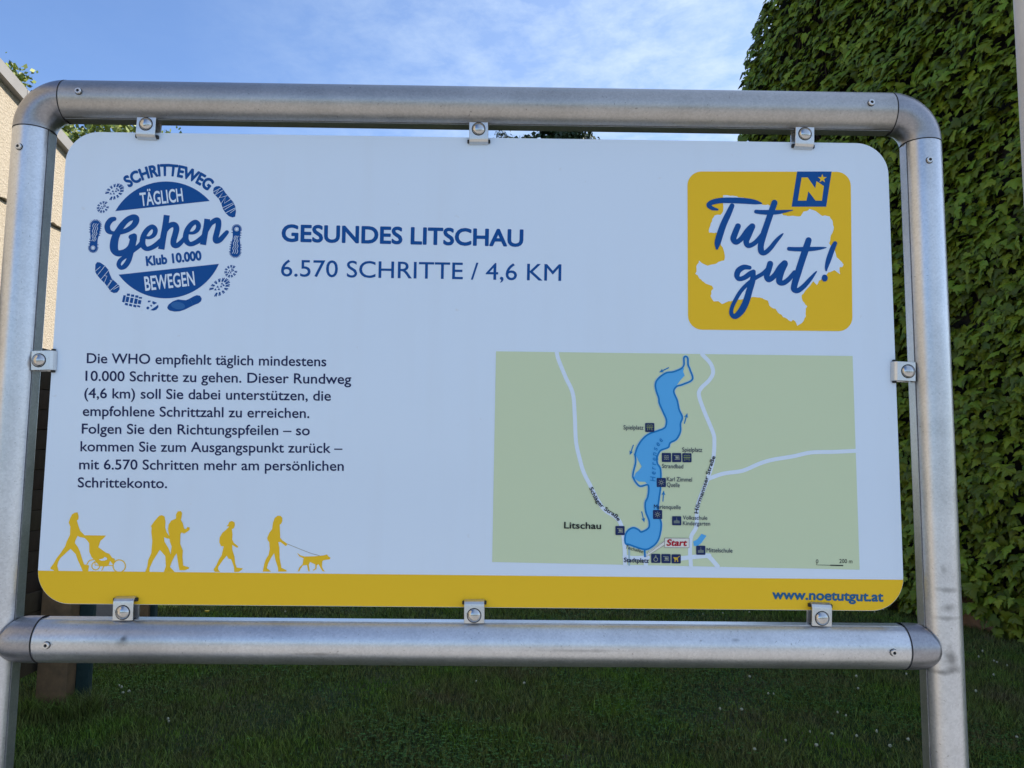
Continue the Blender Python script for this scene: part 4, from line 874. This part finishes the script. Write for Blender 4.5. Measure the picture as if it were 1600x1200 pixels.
for px, py, side in ((228, 197.5, 't'), (747.5, 210, 't'), (1258.4, 213.6, 't'), (192, 955, 'b'), (741, 956.5, 'b'), (1284, 965, 'b'), (66.5, 563.5, 'l'), (1411, 580.5, 'r')):
    P = pp(px, py, -.0095)
    if side == 't': o_ = Vector((P.x, 0, PC.z+HH+.0195)); ang = rad(90)
    elif side == 'b': o_ = Vector((P.x, 0, PC.z-HH-.0195)); ang = rad(-90)
    elif side == 'l': o_ = Vector((-WH-.0235, 0, P.z)); ang = 0
    else: o_ = Vector((WH+.0235, 0, P.z)); ang = rad(180)
    T_ = 1.0
    jit = rad(random.uniform(-2.4, 2.4))
    c = obj('clip', cm, None, board, loc=o_); c.rotation_euler = (0, ang+jit, 0); 
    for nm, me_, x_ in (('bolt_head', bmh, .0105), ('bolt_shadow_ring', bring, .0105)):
        b = bpy.data.objects.new(nm if nm == 'bolt_head' else 'washer_shadow_ring', me_); COL.objects.link(b); b.parent = c; b.location = (x_, -.0095, 0)
    for nm, me_ in (('rubber_pad', rub), ('back_plate', back), ('bolt_shank', shank), ('slot_nut', fill_)):
        b = bpy.data.objects.new(nm, me_); COL.objects.link(b); b.parent = c

# ------------------------------------------------------------------ grass
def blades(n, xs, ys, hr, wr, seed):
    g = np.random.default_rng(seed)
    x = g.uniform(*xs, n); y = g.uniform(*ys, n)
    keep = (x > -3.55) & (x < 6.36-.315*y) & (y > -.65) 
    patch = np.sin(x*2.3+1.1)*np.sin(y*1.9+.4)+.6*np.sin(x*5.1-y*3.7)+.4*np.sin(x*9.7+y*8.3)
    keep &= (g.random(n) < .74+.22*patch)
    x, y, patch = x[keep], y[keep], patch[keep]; n = len(x)
    h = g.uniform(*hr, n)*(1+.25*patch); a = g.uniform(0, 2*np.pi, n); w = g.uniform(*wr, n); lean = g.uniform(.15, .95, n)*h; la = g.uniform(0, 2*np.pi, n)
    p0 = np.stack([x-np.cos(a)*w, y-np.sin(a)*w, np.zeros(n)], 1); p1 = np.stack([x+np.cos(a)*w, y+np.sin(a)*w, np.zeros(n)], 1)
    m0 = np.stack([x+np.cos(la)*lean*.35, y+np.sin(la)*lean*.35, h*.62], 1); off = np.stack([np.cos(a)*w*.8, np.sin(a)*w*.8, np.zeros(n)], 1)
    tip = np.stack([x+np.cos(la)*lean, y+np.sin(la)*lean, h], 1)
    vs = np.stack([p0, p1, m0+off, m0-off, tip], 1).reshape(-1, 3); b = np.arange(n)[:, None]*5
    tris = np.concatenate([b+np.array([0, 1, 2]), b+np.array([0, 2, 3]), b+np.array([3, 2, 4])]); return vs, tris
def clover(n, xs, ys, seed):
    g = np.random.default_rng(seed); x = g.uniform(*xs, n); y = g.uniform(*ys, n)
    patch = np.sin(x*1.7+2)*np.sin(y*2.3+1)+.5*np.sin(x*4.1+y*2.9); keep = (g.random(n) < .12+.5*np.clip(patch+.45*np.tanh(x*.8), -0.2, 1)) & (x < 6.3-.315*y) & (x > -3.4)
    x, y = x[keep], y[keep]; n = len(x); z = g.uniform(.018, .05, n); V_, T_ = [], []
    for k in range(3):
        a = g.uniform(0, .4, n)+k*2.094+x*40; r = g.uniform(.006, .012, n)
        c = np.stack([x, y, z], 1); d = np.stack([np.cos(a), np.sin(a), .2*np.ones(n)], 1); e = np.stack([-np.sin(a), np.cos(a), np.zeros(n)], 1)
        q = np.stack([c, c+(d*.7+e*.6)*r[:, None], c+d*1.15*r[:, None], c+(d*.7-e*.6)*r[:, None]], 1).reshape(-1, 3); V_.append(q)
        b = np.arange(n)[:, None]*4+k*n*4; T_ += [b+np.array([0, 1, 2]), b+np.array([0, 2, 3])]
    return np.concatenate(V_), np.concatenate(T_)
parts = [blades(300000, (-3.6, 4.4), (2.0, 5.2), (.018, .046), (.0011, .0024), 1), blades(200000, (-3.6, 4.6), (5.2, 9.5), (.025, .055), (.0018, .0034), 2), blades(36000, (-3.6, 7), (-1, 2.0), (.03, .05), (.002, .003), 3), blades(45000, (-3.6, 3.5), (9.5, 15), (.04, .08), (.004, .007), 4),
    blades(14000, (-3.6, 4.4), (2.0, 7.5), (.06, .10), (.0008, .0016), 11), blades(2600, (G1.x-.16, G1.x+.30), (G1.y-.14, G1.y+.06), (.05, .15), (.0012, .0022), 12)]
M_GR = mat('grass blade', (.098, .190, .018), .6, spec=.2, rand=.8, noise=(1.7, .92, 7, (.14, .115, .055)))
bi = 0; gv, gf = [], []
for v, f in parts: gv.append(v); gf.append(f+bi); bi += len(v)
o = obj('grass', fast_mesh(np.concatenate(gv), np.concatenate(gf), 'grass'), M_GR); tag(o, 'short dark shaded lawn grass around the board', 'grass', kind='stuff')
cv, cf = clover(110000, (-3.3, 4.6), (2.2, 8.5), 6)
o = obj('clover_leaves', fast_mesh(cv, cf, 'clover'), mat('clover leaf', (.055, .125, .026), .8, spec=.1, rand=.6)); tag(o, 'low clover leaves scattered through the shaded lawn', 'clover', kind='stuff')
# white clover flowers
bm = bmesh.new(); bmesh.ops.create_icosphere(bm, subdivisions=2, radius=.0085, matrix=Matrix.Translation((0, 0, .062)))
for v in bm.verts: v.co += (v.co-Vector((0, 0, .062))).normalized()*random.uniform(-.0016, .0022)
head = from_bm(bm, smooth=False); head.materials.append(mat('clover flower', (.46, .45, .34), .85, noise=(400, .8, 2, (.20, .24, .12))))
bm = bmesh.new(); tube_bm(bm, [(0.004, 0, 0), (.001, 0, .03), (0, 0, .06)], .0012, .001, 5); stem = from_bm(bm); stem.materials.append(mat('flower stem', (.05, .1, .02), .7))
fl = [(1170,1065),(1211,1090),(1341,1083),(1266,1152),(1301,1154),(1340,1158),(1371,1156),(1276,1178),(1394,1178),(1417,1166),(1340,1066),(1416,1060),(1309,1122),(1320,1125),(1228,1167),(1537,1025),(1553,1038),(1560,1040),(1553,1061),(1525,1090),(1528,1034),(1574,1046),(1180,1181),(1126,1120),(1158,1118),(1200,1092),
      (195,1040),(186,1078),(187,1084),(190,1091),(200,1088),(262,1133),(265,1134),(440,946),(447,949),(451,951),(445,963),(1060,957),(1130,964),(1172,961),(1150,955),(1098,967),(1382,957),(1368,963),(820,1075),(745,1070),(1590,1160)]
for px, py in fl:
    G_0 = ground_at(px, py+(6 if py > 1000 else 3))
    T = empty('clover_flower', (G_0.x, G_0.y, 0)); tag(T, 'tiny white clover flower head in the shaded lawn', 'flower', 'white clover flowers dotted over the lawn')
    a = bpy.data.objects.new('flower_head', head); COL.objects.link(a); a.parent = T
    b = bpy.data.objects.new('stem', stem); COL.objects.link(b); b.parent = T
    s = random.uniform(.55, 1.0)*(1 if py > 1000 else 1.2); T.scale = (s, s, random.uniform(.75, 1.1)); T.rotation_euler = (random.uniform(-.15, .15), random.uniform(-.15, .15), random.uniform(0, 6))
G_0 = ground_at(323, 967)
T = empty('dandelion', (G_0.x, G_0.y, 0)); tag(T, 'single yellow dandelion in the grass just above the bottom tube', 'flower')
bm = bmesh.new(); bmesh.ops.create_cone(bm, cap_ends=True, segments=16, radius1=.016, radius2=.022, depth=.012, matrix=Matrix.Translation((0, 0, .07)))
obj('flower_head', from_bm(bm), mat('dandelion yellow', (.75, .5, .02), .7), T, loc=T.location)
o = bpy.data.objects.new('stem', stem); COL.objects.link(o); o.parent = T
